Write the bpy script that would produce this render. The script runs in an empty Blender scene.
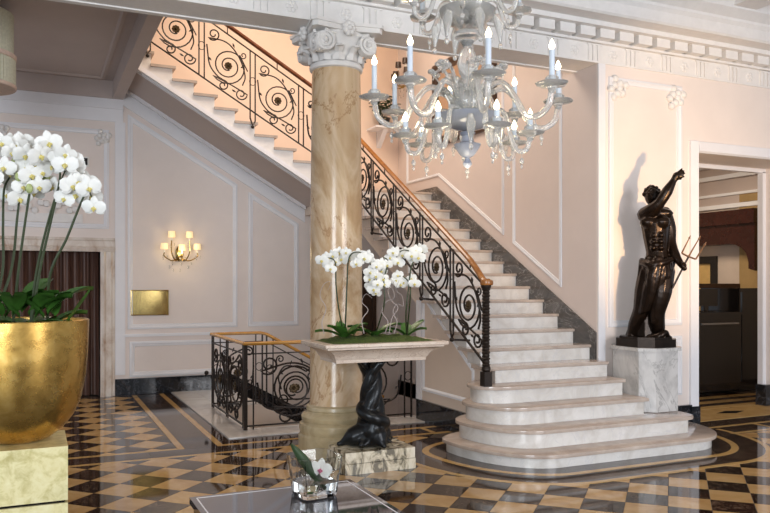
import bpy, bmesh, math, random
from mathutils import Vector, Matrix
random.seed(7)
PI = math.pi
SC = bpy.context.scene
COL = SC.collection

# ------------------------------------------------------------------ camera, world, lights, exposure
F, HZ, CXP, EYE = 768.0, 283.0, 385.0, 1.64
YAW = math.atan(350 / 768)
SN, CS = math.sin(YAW), math.cos(YAW)
cam = bpy.data.cameras.new('camera'); cam.sensor_width = 36; cam.lens = F / 770 * 36
cam.shift_y = (HZ - 256.5) / 770; cam.clip_start = .05; cam.clip_end = 100
camo = bpy.data.objects.new('camera', cam); COL.objects.link(camo)
camo.location = (0, 0, EYE); camo.rotation_euler = (PI / 2, 0, -YAW)
SC.camera = camo

def at_d(u, v, d):
    a = (u - CXP) / F
    return Vector((d * (SN + CS * a), d * (CS - SN * a), EYE + d * (HZ - v) / F))
def at_y(u, v, Y):
    a = (u - CXP) / F
    return at_d(u, v, Y / (CS - SN * a))
def at_x(u, v, X):
    a = (u - CXP) / F
    return at_d(u, v, X / (SN + CS * a))
def proj(x, y, z):
    d = x * SN + y * CS; r = x * CS - y * SN
    return (CXP + F * r / d, HZ - F * (z - EYE) / d, d)

SC.view_settings.view_transform = 'Standard'
SC.view_settings.look = 'None'
SC.view_settings.gamma = 1
SC.view_settings.use_curve_mapping = False
SC.view_settings.exposure = 0.25
w = bpy.data.worlds.new('world'); SC.world = w; w.use_nodes = True
bg = w.node_tree.nodes['Background']
bg.inputs[0].default_value = (.84, .90, 1.0, 1); bg.inputs[1].default_value = .55

def area(name, loc, target, sx, sy, power, col):
    l = bpy.data.lights.new(name, 'AREA'); l.shape = 'RECTANGLE'; l.size = sx; l.size_y = sy
    l.energy = power; l.color = col
    o = bpy.data.objects.new(name, l); COL.objects.link(o); o.location = loc
    o.rotation_euler = (Vector(target) - Vector(loc)).to_track_quat('-Z', 'Y').to_euler()
    return o
def point(name, loc, power, col, r=.05):
    l = bpy.data.lights.new(name, 'POINT'); l.energy = power; l.color = col; l.shadow_soft_size = r
    o = bpy.data.objects.new(name, l); COL.objects.link(o); o.location = loc
    return o
area('window_daylight', (-3.5, -3.5, 2.4), (3.0, 7, 1.4), 3.0, 3.4, 390, (.86, .93, 1.0))
area('entrance_daylight', (5.5, -3.5, 2.4), (4.5, 7, 1.2), 3.6, 3.2, 300, (.95, .96, 1.0))
area('stair_hall_lantern', (3.2, 9.3, 6.6), (3.4, 9.6, 0), 2.6, 2.0, 140, (1.0, .84, .68))
area('side_room_lamp', (9.6, 10.0, 4.1), (9.6, 10.0, 0), 1.2, 1.2, 90, (1.0, .82, .62))
l = bpy.data.lights.new('statue_uplight', 'SPOT'); l.energy = 250; l.color = (1.0, .63, .30)
l.spot_size = math.radians(75); l.spot_blend = .8; l.shadow_soft_size = .06
o = bpy.data.objects.new('statue_uplight', l); COL.objects.link(o); o.location = (5.7, 3.8, 1.9)
o.rotation_euler = (Vector((6.7, 6.7, 2.7)) - o.location).to_track_quat('-Z', 'Y').to_euler()

# ------------------------------------------------------------------ helpers
def tag(o, label=None, cat=None, group=None, kind=None):
    if label: o['label'] = label
    if cat: o['category'] = cat
    if group: o['group'] = group
    if kind: o['kind'] = kind
    return o
def thing(name, label, cat, loc=(0, 0, 0), group=None, rotz=0):
    o = bpy.data.objects.new(name, None); COL.objects.link(o)
    o.location = loc; o.rotation_euler = (0, 0, rotz); o.empty_display_size = .1
    return tag(o, label, cat, group)
def origin(o):
    v = Vector((0, 0, 0))
    while o is not None:
        v += o.location; o = o.parent
    return v
def link(name, me, parent=None, loc=None):
    o = bpy.data.objects.new(name, me); COL.objects.link(o)
    if parent is not None: o.parent = parent
    if loc is not None: o.location = loc
    return o
def copy_tree(o, parent=None):
    c = o.copy(); COL.objects.link(c); c.parent = parent
    for ch in list(o.children): copy_tree(ch, c)
    return c
def cat_rom(pts, n=6):
    pts = [Vector(p) for p in pts]; out = []
    P = [2 * pts[0] - pts[1]] + pts + [2 * pts[-1] - pts[-2]]
    for i in range(1, len(P) - 2):
        a, b, c, d = P[i - 1], P[i], P[i + 1], P[i + 2]
        for k in range(n):
            t = k / n
            out.append(.5 * (2 * b + (c - a) * t + (2 * a - 5 * b + 4 * c - d) * t * t + (3 * b - a - 3 * c + d) * t ** 3))
    out.append(pts[-1]); return out

class MB:
    def __init__(s): s.v = []; s.f = []
    def add(s, vs, fs):
        b = len(s.v); s.v += [tuple(p) for p in vs]; s.f += [tuple(b + i for i in q) for q in fs]; return s
    def box(s, x0, x1, y0, y1, z0, z1):
        return s.add([(x0, y0, z0), (x1, y0, z0), (x1, y1, z0), (x0, y1, z0), (x0, y0, z1), (x1, y0, z1), (x1, y1, z1), (x0, y1, z1)],
                     [(0, 3, 2, 1), (4, 5, 6, 7), (0, 1, 5, 4), (1, 2, 6, 5), (2, 3, 7, 6), (3, 0, 4, 7)])
    def prism(s, poly, z0, z1, m=None):
        n = len(poly); m = m or (lambda x, y, z: (x, y, z))
        return s.add([m(x, y, z0) for x, y in poly] + [m(x, y, z1) for x, y in poly],
                     [tuple(range(n - 1, -1, -1)), tuple(range(n, 2 * n))] + [(i, (i + 1) % n, n + (i + 1) % n, n + i) for i in range(n)])
    def xz(s, poly, y0, y1): return s.prism(poly, y0, y1, lambda a, b, c: (a, c, b))
    def yz(s, poly, x0, x1): return s.prism(poly, x0, x1, lambda a, b, c: (c, a, b))
    def lathe(s, prof, n=24, c=(0, 0, 0), M=None, a0=0):
        vs = []; fs = []; M = M or Matrix.Identity(3); c = Vector(c)
        for r, z in prof:
            for k in range(n):
                a = 2 * PI * k / n + a0
                vs.append(c + M @ Vector((r * math.cos(a), r * math.sin(a), z)))
        for i in range(len(prof) - 1):
            for k in range(n):
                k2 = (k + 1) % n
                fs.append((i * n + k, i * n + k2, (i + 1) * n + k2, (i + 1) * n + k))
        if prof[0][0] > 1e-4: fs.append(tuple(range(n - 1, -1, -1)))
        if prof[-1][0] > 1e-4: fs.append(tuple((len(prof) - 1) * n + k for k in range(n)))
        return s.add(vs, fs)
    def tube(s, path, r, n=6, sy=1.0):
        P = [Vector(p) for p in path]; m = len(P)
        R = r if isinstance(r, (list, tuple)) else [r] * m
        if len(R) != m: R = [R[0] + (R[-1] - R[0]) * i / (m - 1) for i in range(m)] if len(R) == 2 else [R[min(len(R) - 1, int(i * len(R) / m))] for i in range(m)]
        vs = []; fs = []; up = None
        for i in range(m):
            t = (P[min(i + 1, m - 1)] - P[max(i - 1, 0)])
            if t.length < 1e-9: t = Vector((0, 0, 1))
            t.normalize()
            if up is None:
                up = Vector((0, 0, 1)) if abs(t.z) < .9 else Vector((1, 0, 0))
            up = (up - t * up.dot(t))
            if up.length < 1e-6: up = t.orthogonal()
            up.normalize(); sd = t.cross(up)
            for k in range(n):
                a = 2 * PI * (k + .5) / n
                vs.append(P[i] + (up * math.cos(a) * sy + sd * math.sin(a)) * R[i])
        for i in range(m - 1):
            for k in range(n):
                k2 = (k + 1) % n
                fs.append((i * n + k, (i + 1) * n + k, (i + 1) * n + k2, i * n + k2))
        fs.append(tuple(range(n))); fs.append(tuple((m - 1) * n + k for k in range(n - 1, -1, -1)))
        return s.add(vs, fs)
    def ball(s, c, rx, ry=None, rz=None, n=10, m=6, M=None):
        ry = ry or rx; rz = rz or rx; c = Vector(c); M = M or Matrix.Identity(3); vs = []; fs = []
        for i in range(m + 1):
            t = PI * i / m - PI / 2
            for k in range(n):
                a = 2 * PI * k / n
                vs.append(c + M @ Vector((rx * math.cos(t) * math.cos(a), ry * math.cos(t) * math.sin(a), rz * math.sin(t))))
        for i in range(m):
            for k in range(n):
                k2 = (k + 1) % n
                fs.append((i * n + k, i * n + k2, (i + 1) * n + k2, (i + 1) * n + k))
        return s.add(vs, fs)
    def grid(s, rows):
        n = len(rows[0]); vs = [p for r in rows for p in r]
        return s.add(vs, [(i * n + k, i * n + k + 1, (i + 1) * n + k + 1, (i + 1) * n + k) for i in range(len(rows) - 1) for k in range(n - 1)])
    def ring(s, pts, prof, m):
        """moulding frame round polygon pts (2-D): prof = [(inward offset, height)], m(a, b, h) -> xyz"""
        n = len(pts); P = [Vector(p) for p in pts]
        area2 = sum(P[i].x * P[(i + 1) % n].y - P[(i + 1) % n].x * P[i].y for i in range(n))
        sg = 1 if area2 > 0 else -1
        loops = []
        for off, h in prof:
            for i in range(n):
                e1 = (P[i] - P[i - 1]).normalized(); e2 = (P[(i + 1) % n] - P[i]).normalized()
                n1 = Vector((-e1.y, e1.x)) * sg; n2 = Vector((-e2.y, e2.x)) * sg
                q = P[i] + (n1 + n2) / (1 + n1.dot(n2)) * off
                loops.append(m(q.x, q.y, h))
        fs = [(j * n + i, j * n + (i + 1) % n, (j + 1) * n + (i + 1) % n, (j + 1) * n + i) for j in range(len(prof) - 1) for i in range(n)]
        return s.add(loops, fs)
    def mesh(s, name, mat, smooth=True, ang=.7, org=(0, 0, 0)):
        me = bpy.data.meshes.new(name)
        ox, oy, oz = org
        me.from_pydata([(x - ox, y - oy, z - oz) for x, y, z in s.v], [], s.f)
        bm = bmesh.new(); bm.from_mesh(me); bmesh.ops.recalc_face_normals(bm, faces=bm.faces); bm.to_mesh(me); bm.free()
        if mat: me.materials.append(mat)
        if smooth:
            me.shade_smooth(); me.set_sharp_from_angle(angle=ang)
        return me
    def build(s, name, mat, parent=None, smooth=True, ang=.7, local=False):
        org = (0, 0, 0) if (parent is None or local) else origin(parent)
        return link(name, s.mesh(name, mat, smooth, ang, org), parent)

MOULD = [(0, 0), (.003, .016), (.02, .022), (.032, .012), (.045, .012), (.05, 0)]

# ------------------------------------------------------------------ materials
MATS = {}
def nodes_of(name):
    m = bpy.data.materials.new(name); m.use_nodes = True
    nt = m.node_tree; b = nt.nodes['Principled BSDF']
    MATS[name] = m
    return m, nt, b
def coords(nt, scale=1.0, rnd=0.0):
    g = nt.nodes.new('ShaderNodeNewGeometry'); out = g.outputs['Position']
    if rnd:
        oi = nt.nodes.new('ShaderNodeObjectInfo'); mu = nt.nodes.new('ShaderNodeMath'); mu.operation = 'MULTIPLY'
        nt.links.new(oi.outputs['Random'], mu.inputs[0]); mu.inputs[1].default_value = rnd
        ad = nt.nodes.new('ShaderNodeVectorMath'); ad.operation = 'ADD'
        nt.links.new(out, ad.inputs[0]); nt.links.new(mu.outputs[0], ad.inputs[1]); out = ad.outputs[0]
    mp = nt.nodes.new('ShaderNodeMapping')
    mp.inputs['Scale'].default_value = scale if isinstance(scale, (tuple, list)) else (scale,) * 3
    nt.links.new(out, mp.inputs[0]); return mp.outputs[0]
def ramp(nt, src, stops):
    r = nt.nodes.new('ShaderNodeValToRGB'); e = r.color_ramp.elements
    while len(e) < len(stops): e.new(.5)
    for k, (p, c) in enumerate(stops): e[k].position = p; e[k].color = (*c, 1)
    nt.links.new(src, r.inputs[0]); return r.outputs[0]
def noise(nt, vec, scale, detail=6, rough=.6, dist=0.0):
    n = nt.nodes.new('ShaderNodeTexNoise'); n.inputs['Scale'].default_value = scale; n.inputs['Detail'].default_value = detail
    n.inputs['Roughness'].default_value = rough; n.inputs['Distortion'].default_value = dist
    nt.links.new(vec, n.inputs['Vector']); return n.outputs[0]
def bump(nt, b, src, strength=.2, dist=.01):
    bp = nt.nodes.new('ShaderNodeBump'); bp.inputs['Strength'].default_value = strength; bp.inputs['Distance'].default_value = dist
    nt.links.new(src, bp.inputs['Height']); nt.links.new(bp.outputs[0], b.inputs['Normal'])
def plain(name, col, rough=.6, metal=0.0, var=.06, scale=6, spec=.5, bmp=0.0, emit=None, es=0.0):
    m, nt, b = nodes_of(name)
    n = noise(nt, coords(nt), scale, 4)
    lo = tuple(max(0, c * (1 - var)) for c in col); hi = tuple(min(1, c * (1 + var)) for c in col)
    nt.links.new(ramp(nt, n, [(.3, lo), (.7, hi)]), b.inputs['Base Color'])
    b.inputs['Roughness'].default_value = rough; b.inputs['Metallic'].default_value = metal
    b.inputs['Specular IOR Level'].default_value = spec
    if bmp: bump(nt, b, noise(nt, coords(nt), scale * 6, 6), bmp)
    if emit: b.inputs['Emission Color'].default_value = (*emit, 1); b.inputs['Emission Strength'].default_value = es
    return m
def marble(name, stops, scale=1.0, nscale=2.0, dist=1.5, rough=.15, rnd=0.0, detail=8, vein=None, spec=.5):
    m, nt, b = nodes_of(name)
    vec = coords(nt, scale, rnd)
    c = ramp(nt, noise(nt, vec, nscale, detail, .6, dist), stops)
    if vein:
        vcol, vs, vw = vein
        n2 = noise(nt, vec, vs, 10, .65, 1.2)
        d = nt.nodes.new('ShaderNodeMath'); d.operation = 'SUBTRACT'; nt.links.new(n2, d.inputs[0]); d.inputs[1].default_value = .5
        ab = nt.nodes.new('ShaderNodeMath'); ab.operation = 'ABSOLUTE'; nt.links.new(d.outputs[0], ab.inputs[0])
        f = ramp(nt, ab.outputs[0], [(0, (1, 1, 1)), (vw, (0, 0, 0))])
        mx = nt.nodes.new('ShaderNodeMix'); mx.data_type = 'RGBA'
        nt.links.new(f, mx.inputs[0]); nt.links.new(c, mx.inputs[6]); mx.inputs[7].default_value = (*vcol, 1); c = mx.outputs[2]
    nt.links.new(c, b.inputs['Base Color']); b.inputs['Roughness'].default_value = rough
    b.inputs['Specular IOR Level'].default_value = spec
    return m

M_wall = plain('wall_paint_pink', (.82, .735, .685), .6, var=.03, scale=2)
M_trim = plain('trim_paint_white', (.82, .82, .85), .45, var=.03, scale=3)
M_plaster = plain('plaster_white', (.80, .78, .76), .55, var=.04, scale=9, bmp=.05)
M_peach = plain('wall_paint_peach', (.80, .62, .50), .6, var=.03, scale=2)
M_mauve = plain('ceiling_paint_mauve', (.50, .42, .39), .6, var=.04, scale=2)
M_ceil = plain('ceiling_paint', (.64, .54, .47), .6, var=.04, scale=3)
M_stairwall = plain('stair_wall_paint', (.74, .645, .60), .6, var=.03, scale=2)
M_sidewall = plain('stair_side_paint', (.72, .60, .50), .55, var=.03, scale=2)
M_gold_tile = marble('tile_gold_marble', [(.25, (.38, .21, .075)), (.5, (.52, .33, .14)), (.75, (.60, .42, .21))], 1, 3.5, .8, .05, 40)
M_dark_tile = marble('tile_dark_marble', [(.3, (.012, .008, .006)), (.6, (.028, .017, .012)), (.8, (.065, .042, .028))], 1, 5, 1.2, .05, 40, vein=((.22, .15, .10), 4, .012))
M_gold_band = marble('band_gold_marble', [(.25, (.42, .25, .085)), (.6, (.54, .35, .14)), (.8, (.62, .44, .21))], 1, 5, .8, .05)
M_dark_slab = marble('slab_dark_marble', [(.3, (.020, .012, .009)), (.6, (.042, .025, .018)), (.8, (.09, .055, .04))], 1, 5, 1.2, .06, vein=((.2, .14, .10), 4, .012))
M_floorbase = plain('floor_bed', (.05, .035, .025), .5)
M_white_slab = marble('slab_white_marble', [(.3, (.60, .56, .52)), (.6, (.76, .73, .70)), (.8, (.82, .80, .78))], 1, 3, 1.0, .12)
M_black_base = marble('black_marble_base', [(.3, (.005, .006, .008)), (.6, (.012, .014, .018)), (.8, (.035, .04, .05))], 1, 6, 1.5, .08, vein=((.16, .17, .20), 5, .007))
M_tread = marble('tread_marble', [(.3, (.40, .32, .27)), (.6, (.54, .45, .385)), (.8, (.63, .55, .48))], 1, 4, .8, .12, 9)
M_riser = marble('riser_marble', [(.25, (.58, .54, .49)), (.55, (.76, .735, .70)), (.8, (.83, .81, .79))], 1, 4, 1.0, .16, 9, vein=((.66, .645, .64), 2.0, .010))
M_skirt = marble('skirting_grey_stone', [(.3, (.045, .04, .037)), (.55, (.085, .075, .068)), (.8, (.15, .135, .125))], (1, 1, 2.2), 3, 1.5, .2, vein=((.34, .32, .30), 2.2, .012))
M_pedmarble = marble('pedestal_grey_marble', [(.3, (.40, .39, .38)), (.55, (.60, .585, .57)), (.8, (.70, .69, .67))], (1.2, 1.2, .8), 2.2, 2.4, .18, vein=((.36, .35, .34), 1.4, .012))
M_column = marble('column_honey_marble', [(.25, (.30, .17, .075)), (.42, (.50, .33, .175)), (.52, (.66, .50, .33)), (.60, (.54, .36, .20)), (.72, (.68, .54, .37)), (.85, (.50, .33, .18))], (1.0, 1.0, .55), 1.5, 1.1, .18, detail=5, vein=((.38, .22, .10), 1.3, .014))
M_colbase = marble('column_base_marble', [(.25, (.30, .23, .12)), (.5, (.46, .37, .22)), (.8, (.58, .49, .33))], (1, 1, .8), 3, 1.5, .22)
M_tabletop = marble('table_cream_marble', [(.3, (.58, .46, .37)), (.55, (.72, .61, .51)), (.8, (.79, .70, .61))], (1, 1, 2.5), 3, 1.2, .2, vein=((.45, .32, .25), 5, .012))
M_plinth = marble('plinth_breccia_marble', [(.42, (.14, .12, .08)), (.50, (.55, .48, .34)), (.58, (.74, .68, .54)), (.8, (.80, .75, .63))], (2, 2, 1), 3.2, 2.2, .2)
M_doormarble = marble('door_frame_marble', [(.3, (.40, .24, .14)), (.45, (.62, .52, .44)), (.6, (.74, .67, .60)), (.8, (.78, .73, .68))], (1, 1, .5), 3.0, 1.5, .2)
M_iron = plain('wrought_iron', (.030, .022, .018), .42, .5, .2, 20)
M_rosette = plain('rosette_bronze', (.07, .045, .02), .4, .7, .2, 30)
M_handrail = marble('handrail_wood', [(.3, (.26, .09, .02)), (.55, (.37, .145, .035)), (.8, (.45, .20, .055))], (1, 1, 1), 12, .5, .22)
M_darkrail = marble('handrail_dark_wood', [(.3, (.12, .035, .015)), (.6, (.20, .065, .03)), (.8, (.26, .09, .04))], 1, 12, .5, .25)
M_orangerail = marble('handrail_golden_wood', [(.3, (.46, .21, .03)), (.6, (.60, .30, .05)), (.8, (.68, .38, .08))], 1, 12, .5, .22)
M_bronze = plain('dark_bronze', (.020, .012, .008), .27, .7, .35, 12)
M_dolphin = plain('black_patina_bronze', (.016, .018, .020), .28, .55, .3, 14, bmp=.15)
M_black = plain('black_gloss', (.008, .007, .007), .08, 0, .1, 5)
M_mahog = plain('mahogany', (.035, .009, .006), .25, 0, .2, 5)
M_darkwood = plain('dark_wood', (.05, .024, .012), .35, 0, .25, 8)
M_brownwall = plain('olive_wall', (.36, .24, .10), .6, 0, .1, 4)
M_tan = plain('tan_wall', (.60, .50, .42), .6, 0, .05, 4)
M_white_petal = plain('orchid_white', (.86, .86, .82), .5, 0, .04, 20)
M_lip = plain('orchid_lip_yellow', (.72, .62, .20), .5, 0, .2, 60)
M_lip_pink = plain('orchid_lip_pink', (.60, .12, .24), .5, 0, .3, 60)
M_bud = plain('orchid_bud_green', (.45, .52, .22), .5, 0, .2, 40)
M_stem = plain('orchid_stem', (.032, .048, .016), .5, 0, .25, 30)
M_leaf = plain('orchid_leaf', (.045, .13, .02), .32, 0, .3, 15)
M_leafdark = plain('shrub_leaf', (.03, .06, .022), .45, 0, .3, 15)
M_moss = plain('moss', (.07, .11, .015), .9, 0, .5, 60, bmp=.8)
M_twig = plain('bleached_twig', (.42, .36, .34), .7, 0, .15, 30)
M_candle = plain('candle_sleeve', (.70, .78, .88), .4, 0, .03, 10)
M_shade = plain('shade_fabric', (.52, .50, .38), .7, 0, .12, 40)
M_shadetrim = plain('shade_trim', (.62, .48, .40), .7, 0, .1, 20)
M_brass = plain('polished_brass', (.46, .34, .13), .12, 1, .12, 9)
M_white_light = plain('porcelain_white', (.80, .78, .74), .3, 0, .05, 10)
M_screen = plain('thermostat_screen', (.01, .01, .012), .2, 0, .1, 5)
M_mirror = plain('mirror_glass', (.55, .45, .36), .06, 1, .03, 3)
M_socket = plain('grey_metal', (.25, .25, .26), .3, .9, .1, 10)

def emitter(name, col, s, base=(.9, .85, .7)):
    m, nt, b = nodes_of(name); b.inputs['Base Color'].default_value = (*base, 1)
    n = noise(nt, coords(nt), 20, 2)
    nt.links.new(ramp(nt, n, [(.2, tuple(c * .9 for c in col)), (.8, col)]), b.inputs['Emission Color'])
    b.inputs['Emission Strength'].default_value = s; return m
M_bulb = emitter('bulb_glow', (1.0, .86, .55), 14)
M_shadeglow = emitter('sconce_shade_glow', (1.0, .62, .20), .7)

def gold_leaf(name, c0, c1, c2, rough):
    m, nt, b = nodes_of(name); v = coords(nt)
    n = noise(nt, v, 14, 8, .65, .4)
    nt.links.new(ramp(nt, n, [(.3, c0), (.52, c1), (.75, c2)]), b.inputs['Base Color'])
    b.inputs['Metallic'].default_value = .9
    nt.links.new(ramp(nt, noise(nt, v, 7, 6), [(.3, (rough * .7,) * 3), (.7, (rough * 1.4,) * 3)]), b.inputs['Roughness'])
    bump(nt, b, noise(nt, v, 30, 6), .12, .004)
    if rough > .5: b.inputs['Metallic'].default_value = .55
    return m
M_gold = gold_leaf('gold_leaf_bowl', (.50, .29, .07), (.66, .41, .11), (.76, .52, .18), .27)
M_goldbox = gold_leaf('gold_leaf_pedestal', (.55, .48, .20), (.78, .71, .40), (.86, .81, .54), .55)

def curtain_mat():
    m, nt, b = nodes_of('brown_velvet'); v = coords(nt, (14, 14, 1.2))
    nt.links.new(ramp(nt, noise(nt, v, 1.5, 6), [(.3, (.060, .026, .018)), (.6, (.115, .055, .036)), (.8, (.17, .088, .06))]), b.inputs['Base Color'])
    b.inputs['Roughness'].default_value = .5; return m
M_curtain = curtain_mat()

def glass_mat(name, col, trans, rough):
    m, nt, b = nodes_of(name)
    nt.links.new(ramp(nt, noise(nt, coords(nt), 18, 3), [(.3, tuple(c * .93 for c in col)), (.7, col)]), b.inputs['Base Color'])
    b.inputs['Transmission Weight'].default_value = trans; b.inputs['Roughness'].default_value = rough; b.inputs['IOR'].default_value = 1.45
    return m
M_murano = glass_mat('murano_glass', (.95, .95, .93), .74, .08)
M_muranoblue = glass_mat('murano_blue_glass', (.46, .50, .60), .40, .10)
M_clear = glass_mat('clear_glass', (.98, .99, .98), 1.0, .0)
M_water = glass_mat('water', (.97, .99, .99), 1.0, .0); M_water.node_tree.nodes['Principled BSDF'].inputs['IOR'].default_value = 1.33

# ------------------------------------------------------------------ dimensions
YW = 6.70          # statue wall / beam front
YB = 7.10          # beam back
YBACK = 11.80      # far wall
XS = 5.62          # stair wall
ZB = 4.05          # beam underside
def nos(y): return .16 * (5 + (y - 6.49) / .287)
def nos2(x): return 3.20 + (3.88 - x) * .582

# ------------------------------------------------------------------ floor
HX0, HX1, HY0 = 2.2, 5.62, 8.45
fb = MB()
for r in [(-6, 13, -5, HY0), (-6, HX0, HY0, 14), (HX0, 2.75, 10.2, YBACK), (HX1, 13, HY0, 14)]:
    fb.box(r[0], r[1], r[2], r[3], -.25, -.004)
floor = tag(fb.build('floor', M_floorbase, None, False), 'polished marble floor in gold and dark brown checks', None, None, 'structure')
T = .424           # diagonal of a tile
def clip(poly, a, b, c):   # keep a*x+b*y<=c
    out = []
    for i in range(len(poly)):
        p, q = poly[i], poly[(i + 1) % len(poly)]
        dp, dq = a * p[0] + b * p[1] - c, a * q[0] + b * q[1] - c
        if dp <= 0: out.append(p)
        if dp * dq < 0:
            t = dp / (dp - dq); out.append((p[0] + (q[0] - p[0]) * t, p[1] + (q[1] - p[1]) * t))
    return out
def parea(p): return abs(sum(p[i][0] * p[(i + 1) % len(p)][1] - p[(i + 1) % len(p)][0] * p[i][1] for i in range(len(p)))) / 2
tiles = []
hs = T / 2 - .003
for i in range(-32, 32):
    for j in range(-40, 20):
        mm = -.04 + (i + .5) * T; nn = 9.78 + (j + .5) * T
        cx, cy = (mm + nn) / 2, (nn - mm) / 2
        if not (-2.2 < cx < 9.5 and 2.2 < cy < 11.9): continue
        base = [(cx - hs, cy), (cx, cy - hs), (cx + hs, cy), (cx, cy + hs)]
        for reg in (((0, 1, 7.38),), ((0, -1, -7.79), (1, 0, 1.28), (0, 1, 11.75))):
            p = base
            for a, b, c in reg: p = clip(p, a, b, c) if p else p
            if len(p) < 3 or parea(p) < .002: continue
            if reg[0] == (0, 1, 7.38):
                if cy > 6.6 and cx > 4.3: continue
                if 3.9 < cx < 6.2 and cy > 5.75: continue
            pu, pv, pd = proj(cx, cy, 0)
            if pd < 1 or not (-25 < pu < 795 and pv < 545): continue
            tiles.append((parea(p) / pd ** 3, len(p) == 4 and abs(parea(p) - parea(base)) < 1e-6, p, (cx, cy), (i + j) % 2 == 0))
tiles.sort(key=lambda t: -t[0])
full = {}
for dark in (True, False):
    mt = M_dark_tile if dark else M_gold_tile
    full[dark] = MB().prism([(-hs, 0), (0, -hs), (hs, 0), (0, hs)], -.0045, 0).mesh('floor_tile', mt, False)
rest = {True: MB(), False: MB()}
for k, (sz, isfull, p, c, dark) in enumerate(tiles):
    if k < 300:
        if isfull: link('floor_tile', full[dark], floor, (c[0], c[1], 0))
        else:
            me = MB().prism([(x - c[0], y - c[1]) for x, y in p], -.0045, 0).mesh('floor_tile', M_dark_tile if dark else M_gold_tile, False)
            link('floor_tile', me, floor, (c[0], c[1], 0))
    else: rest[dark].prism(p, -.0045, 0)
for dark in rest:
    if rest[dark].v: tag(rest[dark].build('floor_tile_field', M_dark_tile if dark else M_gold_tile, floor, False), kind='stuff')
def slab(name, mat, x0, x1, y0, y1, z1=0.0, z0=-.0045):
    return MB().box(x0, x1, y0, y1, z0, z1).build(name, mat, floor, False)
for x0, x1 in ((-2.2, 1.28), (1.74, 4.24)):
    slab('floor_band', M_gold_band, x0, x1, 7.72, 7.79)
slab('floor_band', M_gold_band, -2.2, 4.24, 7.383, 7.45)
xx = -2.2
while xx < 4.2:
    x1 = min(xx + .8, 4.24); slab('floor_slab', M_dark_slab, xx + .002, x1, 7.453, 7.717); xx += .8
slab('floor_band', M_gold_band, 1.283, 1.35, 7.72, 11.75)
slab('floor_band', M_gold_band, 1.67, 1.737, 7.72, 11.75)
yy = 7.72
while yy < 11.7:
    slab('floor_slab', M_dark_slab, 1.353, 1.667, yy + .002, min(yy + .8, 11.78)); yy += .8
slab('floor_slab', M_dark_slab, 1.74, 1.85, 7.793, 11.78)
slab('floor_slab', M_dark_slab, 1.853, 4.24, 7.793, 8.02)
for xb in (3.35, 3.95): slab('floor_band', M_gold_band, xb, xb + .06, 7.46, 7.71, .001)
# white marble kerb round the stairwell
slab('stairwell_kerb', M_white_slab, 1.853, 2.2, 8.02, 11.78, .012)
slab('stairwell_kerb', M_white_slab, 2.202, 4.24, 8.02, 8.45, .012)
slab('stairwell_kerb', M_white_slab, 2.202, 2.75, 10.2, 11.78, .012)

# ------------------------------------------------------------------ lower staircase outlines
def ell(cx, cy, rx, ry, a0, a1, n=14):
    return [(cx + rx * math.cos(a0 + (a1 - a0) * k / n), cy + ry * math.sin(a0 + (a1 - a0) * k / n)) for k in range(n + 1)]
STEP = {1: (5.50, .13), 2: (5.74, .30), 3: (6.00, .47), 4: (6.24, .64)}
LEFTX = {1: 3.59, 2: 3.745, 3: 3.83, 4: 3.89}
def outline(i, off=0.0):
    yf = STEP[i][0] - off; xl = LEFTX[i] - off
    cx, cy = 4.25, 6.5
    pts = ell(cx, cy, cx - xl, .34 + max(off, 0), PI / 2, PI, 10) + ell(cx, cy, cx - xl, cy - yf, PI, 1.5 * PI, 22)[1:]
    if i == 1:
        pts += ell(5.9, 6.3, .6 + off, .8 + off, -PI / 2, 0, 18) + [(6.5 + off, YW - .005)]
    elif i == 2:
        pts += ell(5.97, 5.96, .17 + off, .22 + off, -PI / 2, 0, 10) + [(6.14 + off, YW - .005)]
    elif i == 3: pts += [(5.69 + off * .5, yf), (5.69 + off * .5, YW - .005)]
    else: pts += [(5.60, yf), (5.60, YW - .005)]
    return pts
# dark apron and gold arcs set round the first step
def apron(name, mat, o0, o1, z):
    a = outline(1, o0)[3:-1]; b = outline(1, o1)[3:-1]
    a = [p for p in a]; n = len(a)
    mb = MB()
    vs = [(x, y, z) for x, y in a] + [(x, y, z) for x, y in b] + [(x, y, -.003) for x, y in b]
    mb.add(vs, [(k, k + 1, n + k + 1, n + k) for k in range(n - 1)] + [(n + k, n + k + 1, 2 * n + k + 1, 2 * n + k) for k in range(n - 1)])
    return mb.build(name, mat, floor, True)
apron('stair_apron', M_dark_slab, -.12, .46, .0012)
apron('apron_arc', M_gold_band, .13, .20, .0024)
apron('apron_arc', M_gold_band, .44, .50, .0024)
# dark border and gold strips before the side door
slab('floor_slab', M_dark_slab, 6.9, 9.4, 6.0, 6.69, .0008)
for y0 in (6.02, 6.36): slab('floor_band', M_gold_band, 6.9, 9.4, y0, y0 + .06, .0018)
slab('floor_band', M_gold_band, 7.6, 7.66, 6.08, 6.36, .0018)
slab('floor_band', M_gold_band, 8.3, 8.36, 6.08, 6.36, .0018)
# threshold
slab('threshold_slab', M_gold_band, 7.09, 9.0, 6.72, 7.32, .004)
MB().prism([(7.78, 7.04), (8.02, 6.95), (8.26, 7.04), (8.02, 7.13)], .002, .006).build('threshold_inset', M_black, floor, False)
for k in range(6):
    slab('floor_slab', M_dark_slab if k % 2 else M_gold_band, 6.2, 10.6, 7.36 + k * .16, 7.515 + k * .16)

# ------------------------------------------------------------------ walls
def struct(mb, name, mat, label=None, smooth=False):
    return tag(mb.build(name, mat, None, smooth), label, None, None, 'structure')
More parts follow.
